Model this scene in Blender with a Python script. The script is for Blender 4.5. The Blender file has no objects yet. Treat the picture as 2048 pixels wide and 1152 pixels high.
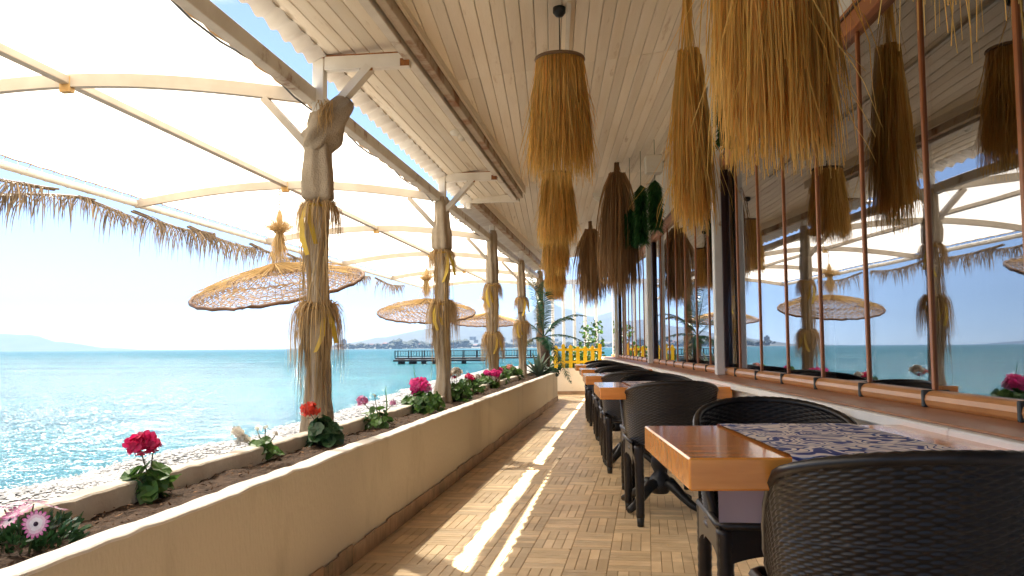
import bpy, math, random
from mathutils import Vector, Matrix, noise as mnoise
R = math.radians
sc = bpy.context.scene
col = sc.collection

# ------------------------------------------------------------------ camera
cam_d = bpy.data.cameras.new('Camera'); cam = bpy.data.objects.new('Camera', cam_d); col.objects.link(cam)
F = 1700.0; PITCH = math.atan(118.5 / F); ROLL = R(0.42)
cam_d.sensor_width = 36; cam_d.lens = F / 2048 * 36; cam_d.clip_start = 0.05; cam_d.clip_end = 90000
CAM_M = Matrix.Rotation(math.pi / 2 + PITCH, 4, 'X') @ Matrix.Rotation(-ROLL, 4, 'Z')
cam.matrix_world = Matrix.Translation((0, 0, 1.0)) @ CAM_M
sc.camera = cam
# ------------------------------------------------------------------ light
SUN_AZ = -36.5; SUN_EL = 56.2          # degrees right of +Y, above the horizon
w = bpy.data.worlds.new('World'); sc.world = w; w.use_nodes = True
nt = w.node_tree; bg = nt.nodes['Background']
sky = nt.nodes.new('ShaderNodeTexSky'); sky.sky_type = 'NISHITA'; sky.sun_disc = False
sky.sun_elevation = R(SUN_EL); sky.sun_rotation = R(SUN_AZ); sky.air_density = 0.42; sky.dust_density = 0.15; sky.ozone_density = 1.0
tc = nt.nodes.new('ShaderNodeTexCoord'); mp = nt.nodes.new('ShaderNodeMapping'); mp.inputs['Scale'].default_value = (1.0, 1.0, 4.5)
cn = nt.nodes.new('ShaderNodeTexNoise'); cn.inputs['Scale'].default_value = 5.0; cn.inputs['Detail'].default_value = 7; cn.inputs['Roughness'].default_value = .58
cr = nt.nodes.new('ShaderNodeValToRGB'); cr.color_ramp.elements[0].position = .57; cr.color_ramp.elements[1].position = .74
cr.color_ramp.elements[1].color = (.75, .75, .75, 1)
cm = nt.nodes.new('ShaderNodeMixRGB'); cm.inputs[2].default_value = (3.6, 3.8, 4.0, 1)
nt.links.new(tc.outputs['Generated'], mp.inputs[0]); nt.links.new(mp.outputs[0], cn.inputs['Vector']); nt.links.new(cn.outputs['Fac'], cr.inputs[0])
nt.links.new(cr.outputs[0], cm.inputs[0]); nt.links.new(sky.outputs[0], cm.inputs[1]); nt.links.new(cm.outputs[0], bg.inputs[0])
bg.inputs['Strength'].default_value = 0.05
sd = bpy.data.lights.new('Sun', 'SUN'); sd.energy = 5.0; sd.angle = R(0.53); sd.color = (1.0, .93, .82)
sun = bpy.data.objects.new('Sun', sd); col.objects.link(sun)
sdir = Vector((math.sin(R(SUN_AZ)) * math.cos(R(SUN_EL)), math.cos(R(SUN_AZ)) * math.cos(R(SUN_EL)), math.sin(R(SUN_EL))))
sun.rotation_euler = sdir.to_track_quat('Z', 'Y').to_euler(); sun.location = (-20, 20, 40)
sc.view_settings.view_transform = 'Standard'; sc.view_settings.look = 'None'; sc.view_settings.gamma = 1.0
sc.view_settings.use_curve_mapping = False; sc.view_settings.exposure = 2.82
sc.view_settings.use_white_balance = False; sc.view_settings.white_balance_temperature = 7000; sc.view_settings.white_balance_tint = 10
cy = sc.cycles
cy.use_denoising = True; cy.max_bounces = 12; cy.diffuse_bounces = 8; cy.glossy_bounces = 4; cy.transmission_bounces = 5
cy.transparent_max_bounces = 16; cy.volume_bounces = 0; cy.sample_clamp_indirect = 6.0; cy.caustics_reflective = False; cy.caustics_refractive = False

# ------------------------------------------------------------------ helpers
def G(px, py, z):
    """point at height z seen at photograph pixel px,py"""
    d = CAM_M.to_3x3() @ Vector(((px - 1024) / F, (576 - py) / F, -1))
    t = (z - 1.0) / d.z
    return Vector((d.x * t, d.y * t, z))
def GY(px, py, Y):
    """point at distance Y in front of the camera"""
    d = CAM_M.to_3x3() @ Vector(((px - 1024) / F, (576 - py) / F, -1))
    t = Y / d.y
    return Vector((d.x * t, Y, 1.0 + d.z * t))

class MB:
    def __init__(s): s.v = []; s.f = []; s.t = []; s.m = []
    def face(s, pts, tone=1.0, mx=0.0):
        n = len(s.v); s.v.extend([tuple(p) for p in pts]); s.f.append(tuple(range(n, n + len(pts)))); s.t.append(tone); s.m.append(mx)
    def idx(s, base, quad, tone=1.0, mx=0.0):
        s.f.append(tuple(base + q for q in quad)); s.t.append(tone); s.m.append(mx)
    def box(s, x0, x1, y0, y1, z0, z1, tone=1.0, mx=0.0, b=0.0):
        if b <= 0:
            n = len(s.v)
            s.v += [(x0, y0, z0), (x1, y0, z0), (x1, y1, z0), (x0, y1, z0), (x0, y0, z1), (x1, y0, z1), (x1, y1, z1), (x0, y1, z1)]
            for q in ((3, 2, 1, 0), (4, 5, 6, 7), (0, 1, 5, 4), (1, 2, 6, 5), (2, 3, 7, 6), (3, 0, 4, 7)): s.idx(n, q, tone, mx)
        else:
            # chamfered on all edges: three inset slabs hull
            X = (x0, x0 + b, x1 - b, x1); Y = (y0, y0 + b, y1 - b, y1); Z = (z0, z0 + b, z1 - b, z1)
            n = len(s.v); ids = {}
            def vid(i, j, k):
                if (i, j, k) not in ids:
                    ids[(i, j, k)] = len(s.v) - n; s.v.append((X[i], Y[j], Z[k]))
                return ids[(i, j, k)]
            def q(*c): s.idx(n, [vid(*p) for p in c], tone, mx)
            q((0, 1, 1), (0, 1, 2), (0, 2, 2), (0, 2, 1)); q((3, 1, 1), (3, 2, 1), (3, 2, 2), (3, 1, 2))
            q((1, 0, 1), (2, 0, 1), (2, 0, 2), (1, 0, 2)); q((1, 3, 1), (1, 3, 2), (2, 3, 2), (2, 3, 1))
            q((1, 1, 0), (1, 2, 0), (2, 2, 0), (2, 1, 0)); q((1, 1, 3), (2, 1, 3), (2, 2, 3), (1, 2, 3))
            q((0, 1, 1), (1, 0, 1), (1, 0, 2), (0, 1, 2)); q((2, 0, 1), (3, 1, 1), (3, 1, 2), (2, 0, 2))
            q((3, 2, 1), (2, 3, 1), (2, 3, 2), (3, 2, 2)); q((1, 3, 1), (0, 2, 1), (0, 2, 2), (1, 3, 2))
            for k, kk in ((0, 1), (3, 2)):
                o = -1 if k == 0 else 1
                def qq(*c): q(*(c if o > 0 else c[::-1]))
                qq((1, 1, k), (1, 0, kk), (2, 0, kk), (2, 1, k)); qq((2, 1, k), (3, 1, kk), (3, 2, kk), (2, 2, k))
                qq((2, 2, k), (2, 3, kk), (1, 3, kk), (1, 2, k)); qq((1, 2, k), (0, 2, kk), (0, 1, kk), (1, 1, k))
                qq((1, 1, k), (0, 1, kk), (1, 0, kk)); qq((2, 1, k), (2, 0, kk), (3, 1, kk)); qq((2, 2, k), (3, 2, kk), (2, 3, kk)); qq((1, 2, k), (1, 3, kk), (0, 2, kk))
    def bar(s, p0, p1, wd, ht, up=(0, 0, 1), tone=1.0, mx=0.0):
        p0 = Vector(p0); p1 = Vector(p1); d = (p1 - p0).normalized(); up = Vector(up)
        sd_ = d.cross(up)
        if sd_.length < 1e-4: sd_ = d.cross(Vector((0, 1, 0)))
        sd_.normalize(); u = sd_.cross(d).normalized(); a = sd_ * wd / 2; b = u * ht / 2; n = len(s.v)
        for p in (p0, p1): s.v += [tuple(p - a - b), tuple(p + a - b), tuple(p + a + b), tuple(p - a + b)]
        for q in ((0, 1, 2, 3), (7, 6, 5, 4), (0, 4, 5, 1), (1, 5, 6, 2), (2, 6, 7, 3), (3, 7, 4, 0)): s.idx(n, q[::-1], tone, mx)
    def tube(s, pts, rad, n=8, tone=1.0, mx=0.0, cap=True):
        pts = [Vector(p) for p in pts]; b0 = len(s.v); k = len(pts)
        if not hasattr(rad, '__len__'): rad = [rad] * k
        ref = Vector((0, 0, 1))
        if abs((pts[-1] - pts[0]).normalized().z) > .9: ref = Vector((1, 0, 0))
        for i, p in enumerate(pts):
            d = (pts[min(i + 1, k - 1)] - pts[max(i - 1, 0)]).normalized()
            a = d.cross(ref)
            if a.length < 1e-4: a = d.cross(Vector((0, 1, 0)))
            a.normalize(); b = d.cross(a)
            for j in range(n):
                t = 2 * math.pi * j / n; s.v.append(tuple(p + (a * math.cos(t) + b * math.sin(t)) * rad[i]))
        for i in range(k - 1):
            for j in range(n):
                s.idx(b0, (i * n + j, i * n + (j + 1) % n, (i + 1) * n + (j + 1) % n, (i + 1) * n + j), tone, mx)
        if cap:
            s.idx(b0, tuple(range(n))[::-1], tone, mx); s.idx(b0, tuple((k - 1) * n + j for j in range(n)), tone, mx)
    def lathe(s, prof, n=24, cx=0, cy=0, tone=1.0, mx=0.0, wob=None):
        b0 = len(s.v)
        for i, (r, z) in enumerate(prof):
            for j in range(n):
                t = 2 * math.pi * j / n; rr = r * (wob(t, z) if wob else 1); s.v.append((cx + rr * math.cos(t), cy + rr * math.sin(t), z))
        for i in range(len(prof) - 1):
            for j in range(n):
                s.idx(b0, (i * n + j, i * n + (j + 1) % n, (i + 1) * n + (j + 1) % n, (i + 1) * n + j), tone, mx)
    def ribbon(s, pts, wds, side, tone=1.0, mx=0.0):
        b0 = len(s.v); k = len(pts)
        for p, wd in zip(pts, wds):
            a = side * (wd / 2); s.v.append((p[0] - a[0], p[1] - a[1], p[2] - a[2])); s.v.append((p[0] + a[0], p[1] + a[1], p[2] + a[2]))
        for i in range(k - 1): s.idx(b0, (2 * i, 2 * i + 1, 2 * i + 3, 2 * i + 2), tone, mx)
    def grid(s, nu, nv, fn, tone=1.0, mx=0.0, flip=False):
        b0 = len(s.v)
        for j in range(nv + 1):
            for i in range(nu + 1): s.v.append(tuple(fn(i / nu, j / nv)))
        for j in range(nv):
            for i in range(nu):
                q = (j * (nu + 1) + i, j * (nu + 1) + i + 1, (j + 1) * (nu + 1) + i + 1, (j + 1) * (nu + 1) + i)
                s.idx(b0, q[::-1] if flip else q, tone, mx)
    def mesh(s, name, mat, smooth=False):
        me = bpy.data.meshes.new(name); me.from_pydata(s.v, [], s.f)
        a = me.attributes.new('tone', 'FLOAT', 'FACE'); a.data.foreach_set('value', s.t)
        a = me.attributes.new('mx', 'FLOAT', 'FACE'); a.data.foreach_set('value', s.m)
        me.materials.append(mat)
        if smooth: me.polygons.foreach_set('use_smooth', [True] * len(me.polygons))
        me.update(); return me
    def build(s, name, mat, parent=None, smooth=False):
        return link(name, s.mesh(name, mat, smooth), parent)

def link(name, me, parent=None, loc=None, rz=None):
    o = bpy.data.objects.new(name, me); col.objects.link(o)
    if parent: o.parent = parent
    if loc is not None: o.location = loc
    if rz is not None: o.rotation_euler.z = rz
    return o
def tag(o, label=None, cat=None, group=None, kind=None):
    if label: o['label'] = label
    if cat: o['category'] = cat
    if group: o['group'] = group
    if kind: o['kind'] = kind
    return o
def thing(name, label, cat, loc=(0, 0, 0), rz=0.0, group=None):
    o = bpy.data.objects.new(name, None); col.objects.link(o); o.location = loc; o.rotation_euler.z = rz; o.empty_display_size = .1
    return tag(o, label, cat, group)
def copy_tree(o, parent=None):
    c = o.copy(); col.objects.link(c); c.parent = parent
    for ch in list(o.children): copy_tree(ch, c)
    return c

# ------------------------------------------------------------------ materials
def mat(name, c1, c2=None, scale=4.0, rough=.6, bump=0.0, bscale=40.0, spec=.4, transl=0.0, tcol=None, stretch=(1, 1, 1), rnd=0.0,
        stain=None, stain_scale=3.0, stain_lo=.6, stain_hi=.7, coat=0.0, detail=5.0, sharp=(.35, .65), transp=0.0, metal=0.0, contrast=1.0):
    m = bpy.data.materials.new(name); m.use_nodes = True; t = m.node_tree; N = t.nodes; L = t.links
    b = N['Principled BSDF']; out = N['Material Output']
    b.inputs['Roughness'].default_value = rough; b.inputs['Specular IOR Level'].default_value = spec; b.inputs['Metallic'].default_value = metal
    if coat: b.inputs['Coat Weight'].default_value = coat; b.inputs['Coat Roughness'].default_value = .08
    c2 = c2 or tuple(x * .8 for x in c1)
    tc = N.new('ShaderNodeTexCoord'); mp = N.new('ShaderNodeMapping'); mp.inputs['Scale'].default_value = stretch; L.new(tc.outputs['Object'], mp.inputs[0])
    oi = N.new('ShaderNodeObjectInfo'); mul = N.new('ShaderNodeMath'); mul.operation = 'MULTIPLY'; mul.inputs[1].default_value = 37.0; L.new(oi.outputs['Random'], mul.inputs[0])
    cmb = N.new('ShaderNodeCombineXYZ')
    for i in range(3): L.new(mul.outputs[0], cmb.inputs[i])
    ad = N.new('ShaderNodeVectorMath'); ad.operation = 'ADD'; L.new(mp.outputs[0], ad.inputs[0]); L.new(cmb.outputs[0], ad.inputs[1])
    n1 = N.new('ShaderNodeTexNoise'); n1.inputs['Scale'].default_value = scale; n1.inputs['Detail'].default_value = detail; L.new(ad.outputs[0], n1.inputs['Vector'])
    mr = N.new('ShaderNodeMapRange'); mr.inputs[1].default_value = sharp[0]; mr.inputs[2].default_value = sharp[1]; L.new(n1.outputs['Fac'], mr.inputs[0])
    am = N.new('ShaderNodeAttribute'); am.attribute_name = 'mx'; mxa = N.new('ShaderNodeMath'); mxa.operation = 'ADD'; mxa.use_clamp = True
    L.new(mr.outputs[0], mxa.inputs[0]); L.new(am.outputs['Fac'], mxa.inputs[1])
    mix = N.new('ShaderNodeMixRGB'); mix.inputs[1].default_value = (*c1, 1); mix.inputs[2].default_value = (*c2, 1); L.new(mxa.outputs[0], mix.inputs[0])
    last = mix.outputs[0]
    if stain:
        n2 = N.new('ShaderNodeTexNoise'); n2.inputs['Scale'].default_value = stain_scale; n2.inputs['Detail'].default_value = 6; n2.inputs['Roughness'].default_value = .65; L.new(ad.outputs[0], n2.inputs['Vector'])
        m2 = N.new('ShaderNodeMapRange'); m2.inputs[1].default_value = stain_lo; m2.inputs[2].default_value = stain_hi; L.new(n2.outputs['Fac'], m2.inputs[0])
        mx2 = N.new('ShaderNodeMixRGB'); mx2.inputs[2].default_value = (*stain, 1); L.new(m2.outputs[0], mx2.inputs[0]); L.new(last, mx2.inputs[1]); last = mx2.outputs[0]
    at = N.new('ShaderNodeAttribute'); at.attribute_name = 'tone'; tn = at.outputs['Fac']
    if rnd:
        mm = N.new('ShaderNodeMapRange'); mm.inputs[3].default_value = 1 - rnd; mm.inputs[4].default_value = 1 + rnd; L.new(oi.outputs['Random'], mm.inputs[0])
        m3 = N.new('ShaderNodeMath'); m3.operation = 'MULTIPLY'; L.new(mm.outputs[0], m3.inputs[0]); L.new(tn, m3.inputs[1]); tn = m3.outputs[0]
    vs = N.new('ShaderNodeVectorMath'); vs.operation = 'SCALE'; L.new(last, vs.inputs[0]); L.new(tn, vs.inputs['Scale'])
    L.new(vs.outputs[0], b.inputs['Base Color'])
    if bump:
        nb = N.new('ShaderNodeTexNoise'); nb.inputs['Scale'].default_value = bscale; nb.inputs['Detail'].default_value = 4; L.new(ad.outputs[0], nb.inputs['Vector'])
        bp = N.new('ShaderNodeBump'); bp.inputs['Strength'].default_value = min(1, bump); bp.inputs['Distance'].default_value = .01 * max(1, bump); L.new(nb.outputs['Fac'], bp.inputs['Height']); L.new(bp.outputs[0], b.inputs['Normal'])
    surf = b.outputs[0]
    if transl:
        tr = N.new('ShaderNodeBsdfTranslucent'); ms = N.new('ShaderNodeMixShader'); ms.inputs[0].default_value = transl
        if tcol: tr.inputs[0].default_value = (*tcol, 1)
        else: L.new(vs.outputs[0], tr.inputs[0])
        L.new(surf, ms.inputs[1]); L.new(tr.outputs[0], ms.inputs[2]); surf = ms.outputs[0]
    if transp:
        tp = N.new('ShaderNodeBsdfTransparent'); ms = N.new('ShaderNodeMixShader'); ms.inputs[0].default_value = transp
        L.new(surf, ms.inputs[1]); L.new(tp.outputs[0], ms.inputs[2]); surf = ms.outputs[0]
    L.new(surf, out.inputs['Surface'])
    return m

M = {}
M['canopy_steel'] = mat('canopy_steel', (.50, .43, .345), (.43, .36, .28), 5, .5, stain=(.35, .16, .05), stain_scale=4, stain_lo=.68, stain_hi=.76)
M['white_metal'] = mat('white_metal', (.82, .79, .73), (.74, .70, .62), 6, .45, stain=(.35, .15, .04), stain_scale=4.5, stain_lo=.66, stain_hi=.74)
M['steel_inner'] = mat('steel_inner', (.74, .70, .63), (.62, .57, .49), 5, .5, stain=(.25, .11, .04), stain_scale=5, stain_lo=.6, stain_hi=.72)
M['rusty_beam'] = mat('rusty_beam', (.50, .42, .32), (.42, .34, .24), 6, .6, stain=(.25, .10, .03), stain_scale=3.5, stain_lo=.47, stain_hi=.62)
M['rust'] = mat('rust', (.38, .16, .04), (.22, .08, .03), 30, .8, bump=.4)
M['plank'] = mat('plank', (.87, .81, .70), (.81, .73, .60), 3, .55, bump=.15, bscale=30, stretch=(3, .35, 3), rnd=.07, stain=(.36, .23, .11), stain_scale=4.0, stain_lo=.60, stain_hi=.80)
M['sheet'] = mat('sheet', (.62, .60, .56), (.5, .46, .42), 4, .5)
M['plaster'] = mat('plaster', (.80, .72, .60), (.74, .65, .52), 2.0, .85, bump=.25, bscale=90, stain=(.50, .40, .27), stain_scale=1.6, stain_lo=.58, stain_hi=.8)
M['rim'] = mat('rim', (.72, .66, .56), (.58, .50, .40), 5.0, .85, bump=.5, bscale=60, stain=(.40, .30, .2), stain_scale=9, stain_lo=.62, stain_hi=.72)
M['wall_white'] = mat('wall_white', (.84, .81, .76), (.76, .72, .65), 2, .7, bump=.1, bscale=70)
M['floor_tile'] = mat('floor_tile', (.73, .565, .365), (.61, .45, .265), 9, .42, spec=.45, stretch=(1, 1, 1), rnd=.10, bump=.12, bscale=60, stain=(.36, .24, .12), stain_scale=2.2, stain_lo=.60, stain_hi=.8)
M['grout'] = mat('grout', (.44, .31, .17), (.34, .235, .125), 30, .9)
M['skirt_tile'] = mat('skirt_tile', (.40, .26, .15), (.30, .19, .11), 10, .6, rnd=.12, stain=(.10, .10, .05), stain_scale=4, stain_lo=.52, stain_hi=.75)
M['soil'] = mat('soil', (.05, .029, .017), (.105, .062, .036), 22, .95, bump=1.6, bscale=55, sharp=(.4, .75))
M['burlap'] = mat('burlap', (.49, .395, .285), (.40, .315, .22), 9, .95, bump=.9, bscale=120, transl=.12, rnd=.08)
M['raffia'] = mat('raffia', (.66, .48, .25), (.52, .34, .15), 3, .7, transl=.25)
M['raffia_gold'] = mat('raffia_gold', (.95, .66, .235), (.80, .50, .13), 3, .65, transl=.42)
M['straw_brown'] = mat('straw_brown', (.50, .31, .15), (.36, .205, .09), 3, .7, transl=.25)
M['straw_pale'] = mat('straw_pale', (.68, .49, .24), (.55, .38, .17), 3, .65, transl=.35)
M['dry_palm'] = mat('dry_palm', (.31, .225, .14), (.20, .14, .085), 4, .75, transl=.2)
M['wicker'] = mat('wicker', (.25, .145, .07), (.17, .09, .042), 6, .6, transl=.12)
M['wicker_rim'] = mat('wicker_rim', (.16, .075, .035), (.10, .05, .025), 9, .6)
M['ribbon'] = mat('ribbon', (.72, .50, .06), (.62, .40, .04), 5, .5, transl=.25)
M['chain'] = mat('chain', (.22, .13, .06), (.12, .07, .04), 20, .5, metal=.6)
M['cloth'] = mat('cloth', (.80, .75, .68), (.77, .71, .62), 1.2, .9, transl=.66, tcol=(.76, .70, .60), transp=.12, bump=.1, bscale=200)
M['hem'] = mat('hem', (.55, .36, .17), (.45, .28, .12), 8, .8, transl=.3)
M['rope'] = mat('rope', (.75, .75, .75), None, 8, .7)
M['black'] = mat('black', (.018, .017, .016), (.012, .012, .012), 5, .45)
M['iron'] = mat('iron', (.02, .02, .02), (.012, .012, .013), 15, .4, bump=.1)
M['rattan'] = mat('rattan', (.020, .014, .011), (.012, .009, .008), 30, .36, spec=.32)
M['wood'] = mat('wood', (.86, .335, .06), (.66, .215, .03), 3.0, .22, spec=.5, coat=.5, stretch=(1.2, 9, 9), bump=.03, rnd=.08)
M['sill_brown'] = mat('sill_brown', (.44, .205, .10), (.37, .165, .08), 5, .4, rnd=.05)
M['rail_brown'] = mat('rail_brown', (.56, .25, .085), (.48, .20, .06), 4, .35, rnd=.08)
M['frame_brown'] = mat('frame_brown', (.48, .17, .055), (.40, .135, .04), 4, .4)
M['jamb_dark'] = mat('jamb_dark', (.10, .03, .018), (.07, .022, .015), 4, .4)
M['gasket'] = mat('gasket', (.06, .065, .06), None, 8, .6)
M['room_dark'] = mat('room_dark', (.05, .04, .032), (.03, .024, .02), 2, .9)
M['leaf'] = mat('leaf', (.06, .145, .028), (.095, .19, .035), 14, .45, transl=.30, rnd=.1)
M['leaf_dark'] = mat('leaf_dark', (.025, .075, .025), (.04, .10, .03), 10, .45, transl=.2)
M['stem'] = mat('stem', (.10, .15, .05), (.13, .10, .05), 9, .6)
M['agave'] = mat('agave', (.12, .18, .13), (.18, .24, .17), 6, .5)
M['cycad'] = mat('cycad', (.018, .085, .05), (.03, .12, .06), 6, .35, transl=.2)
M['trunk'] = mat('trunk', (.12, .075, .05), (.06, .04, .03), 25, .9, bump=1, bscale=40)
M['garland'] = mat('garland', (.02, .085, .018), (.035, .13, .03), 10, .5, transl=.15)
for k, c in (('magenta', (.72, .012, .12)), ('coral', (.85, .09, .045)), ('pink', (.80, .05, .28)), ('palepink', (.72, .26, .46)), ('white', (.82, .76, .66)), ('salmon', (.82, .30, .26))):
    M['petal_' + k] = mat('petal_' + k, c, tuple(x * .8 for x in c), 20, .55, transl=.4)
M['petal_daisy'] = mat('petal_daisy', (.85, .78, .80), (.62, .13, .36), 20, .55, transl=.35, sharp=(.6, 1.2))
M['daisy_eye'] = mat('daisy_eye', (.03, .008, .03), None, 20, .6)
M['yellow'] = mat('yellow', (.78, .52, .012), (.70, .44, .01), 5, .5, rnd=.06)
M['beach'] = mat('beach', (.12, .11, .10), (.07, .063, .056), 9, .9, bump=1.5, bscale=18, detail=8)
M['pebble'] = mat('pebble', (.17, .163, .156), (.11, .106, .10), 3, .75)
M['deckbase'] = mat('deckbase', (.40, .36, .31), (.3, .27, .23), 4, .9)
M['pier_wood'] = mat('pier_wood', (.085, .06, .05), (.05, .038, .032), 2, .85)
M['hill'] = mat('hill', (.010, .016, .013), (.026, .029, .022), .004, .95, detail=9)
M['farland'] = mat('farland', (.03, .036, .022), (.06, .055, .04), .02, .95)
M['house_wall'] = mat('house_wall', (.22, .20, .185), (.17, .15, .135), .05, .9, rnd=.25)
M['roof_tile'] = mat('roof_tile', (.13, .055, .04), (.10, .045, .035), .1, .9, rnd=.2)
M['far_tree'] = mat('far_tree', (.014, .024, .014), (.026, .036, .02), .1, .9)
M['plastic_white'] = mat('plastic_white', (.72, .70, .64), (.66, .62, .54), 6, .45, stain=(.6, .45, .15), stain_scale=8, stain_lo=.6, stain_hi=.75)

# glass: solar pane, mirror-like at a slant, dim behind
def glass_mat():
    m = bpy.data.materials.new('solar_glass'); m.use_nodes = True; t = m.node_tree; N = t.nodes; L = t.links
    N.remove(N['Principled BSDF']); out = N['Material Output']
    lw = N.new('ShaderNodeLayerWeight'); lw.inputs['Blend'].default_value = .5
    p = N.new('ShaderNodeMath'); p.operation = 'POWER'; p.inputs[1].default_value = 4.0; L.new(lw.outputs['Facing'], p.inputs[0])
    mr = N.new('ShaderNodeMapRange'); mr.inputs[3].default_value = .22; mr.inputs[4].default_value = 1.0; L.new(p.outputs[0], mr.inputs[0])
    g = N.new('ShaderNodeBsdfGlossy'); g.inputs['Roughness'].default_value = .004; g.inputs['Color'].default_value = (.93, .95, 1, 1)
    nz = N.new('ShaderNodeTexNoise'); nz.inputs['Scale'].default_value = 1.1; nz.inputs['Detail'].default_value = 1; tcn = N.new('ShaderNodeTexCoord'); L.new(tcn.outputs['Object'], nz.inputs['Vector'])
    bp = N.new('ShaderNodeBump'); bp.inputs['Strength'].default_value = .05; bp.inputs['Distance'].default_value = .02; L.new(nz.outputs['Fac'], bp.inputs['Height']); L.new(bp.outputs[0], g.inputs['Normal'])
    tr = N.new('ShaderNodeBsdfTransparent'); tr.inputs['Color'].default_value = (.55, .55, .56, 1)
    ms = N.new('ShaderNodeMixShader'); L.new(mr.outputs[0], ms.inputs[0]); L.new(tr.outputs[0], ms.inputs[1]); L.new(g.outputs[0], ms.inputs[2]); L.new(ms.outputs[0], out.inputs['Surface'])
    return m
M['glass'] = glass_mat()
def sea_mat():
    m = bpy.data.materials.new('sea_water'); m.use_nodes = True; t = m.node_tree; N = t.nodes; L = t.links; b = N['Principled BSDF']
    b.inputs['Roughness'].default_value = .03; b.inputs['IOR'].default_value = 1.33; b.inputs['Specular IOR Level'].default_value = .12
    geo = N.new('ShaderNodeNewGeometry'); mp = N.new('ShaderNodeMapping'); mp.inputs['Scale'].default_value = (.55, 1.0, 1); mp.inputs['Rotation'].default_value = (0, 0, R(18)); L.new(geo.outputs['Position'], mp.inputs[0])
    nl = N.new('ShaderNodeTexNoise'); nl.inputs['Scale'].default_value = .06; nl.inputs['Detail'].default_value = 8; L.new(mp.outputs[0], nl.inputs['Vector'])
    cr = N.new('ShaderNodeValToRGB'); cr.color_ramp.elements[0].position = .35; cr.color_ramp.elements[1].position = .65
    cr.color_ramp.elements[0].color = (.001, .036, .050, 1); cr.color_ramp.elements[1].color = (.002, .056, .065, 1); L.new(nl.outputs['Fac'], cr.inputs[0]); L.new(cr.outputs[0], b.inputs['Base Color'])
    n1 = N.new('ShaderNodeTexNoise'); n1.inputs['Scale'].default_value = 1.3; n1.inputs['Detail'].default_value = 5; n1.inputs['Roughness'].default_value = .6; L.new(mp.outputs[0], n1.inputs['Vector'])
    n2 = N.new('ShaderNodeTexNoise'); n2.inputs['Scale'].default_value = .22; n2.inputs['Detail'].default_value = 3; L.new(mp.outputs[0], n2.inputs['Vector'])
    n3 = N.new('ShaderNodeTexNoise'); n3.inputs['Scale'].default_value = 6.5; n3.inputs['Detail'].default_value = 3; L.new(mp.outputs[0], n3.inputs['Vector'])
    a0 = N.new('ShaderNodeMath'); a0.operation = 'MULTIPLY_ADD'; a0.inputs[1].default_value = .62; L.new(n3.outputs['Fac'], a0.inputs[0]); L.new(n1.outputs['Fac'], a0.inputs[2])
    ad = N.new('ShaderNodeMath'); ad.operation = 'MULTIPLY_ADD'; ad.inputs[1].default_value = 1.6; L.new(n2.outputs['Fac'], ad.inputs[0]); L.new(a0.outputs[0], ad.inputs[2])
    bp = N.new('ShaderNodeBump'); bp.inputs['Strength'].default_value = 1.0; bp.inputs['Distance'].default_value = .20; L.new(ad.outputs[0], bp.inputs['Height']); L.new(bp.outputs[0], b.inputs['Normal'])
    b.inputs['Specular IOR Level'].default_value = 0.0; b.inputs['Roughness'].default_value = 1.0
    gl = N.new('ShaderNodeBsdfGlossy'); gl.inputs['Roughness'].default_value = .14; L.new(bp.outputs[0], gl.inputs['Normal'])
    lw = N.new('ShaderNodeLayerWeight'); lw.inputs['Blend'].default_value = .5; L.new(bp.outputs[0], lw.inputs['Normal'])
    pw = N.new('ShaderNodeMath'); pw.operation = 'POWER'; pw.inputs[1].default_value = 4.0; L.new(lw.outputs['Facing'], pw.inputs[0])
    mr = N.new('ShaderNodeMapRange'); mr.inputs[3].default_value = .03; mr.inputs[4].default_value = .36; L.new(pw.outputs[0], mr.inputs[0])
    ms = N.new('ShaderNodeMixShader'); L.new(mr.outputs[0], ms.inputs[0]); L.new(b.outputs[0], ms.inputs[1]); L.new(gl.outputs[0], ms.inputs[2]); L.new(ms.outputs[0], N['Material Output'].inputs['Surface'])
    return m
M['sea'] = sea_mat()
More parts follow.
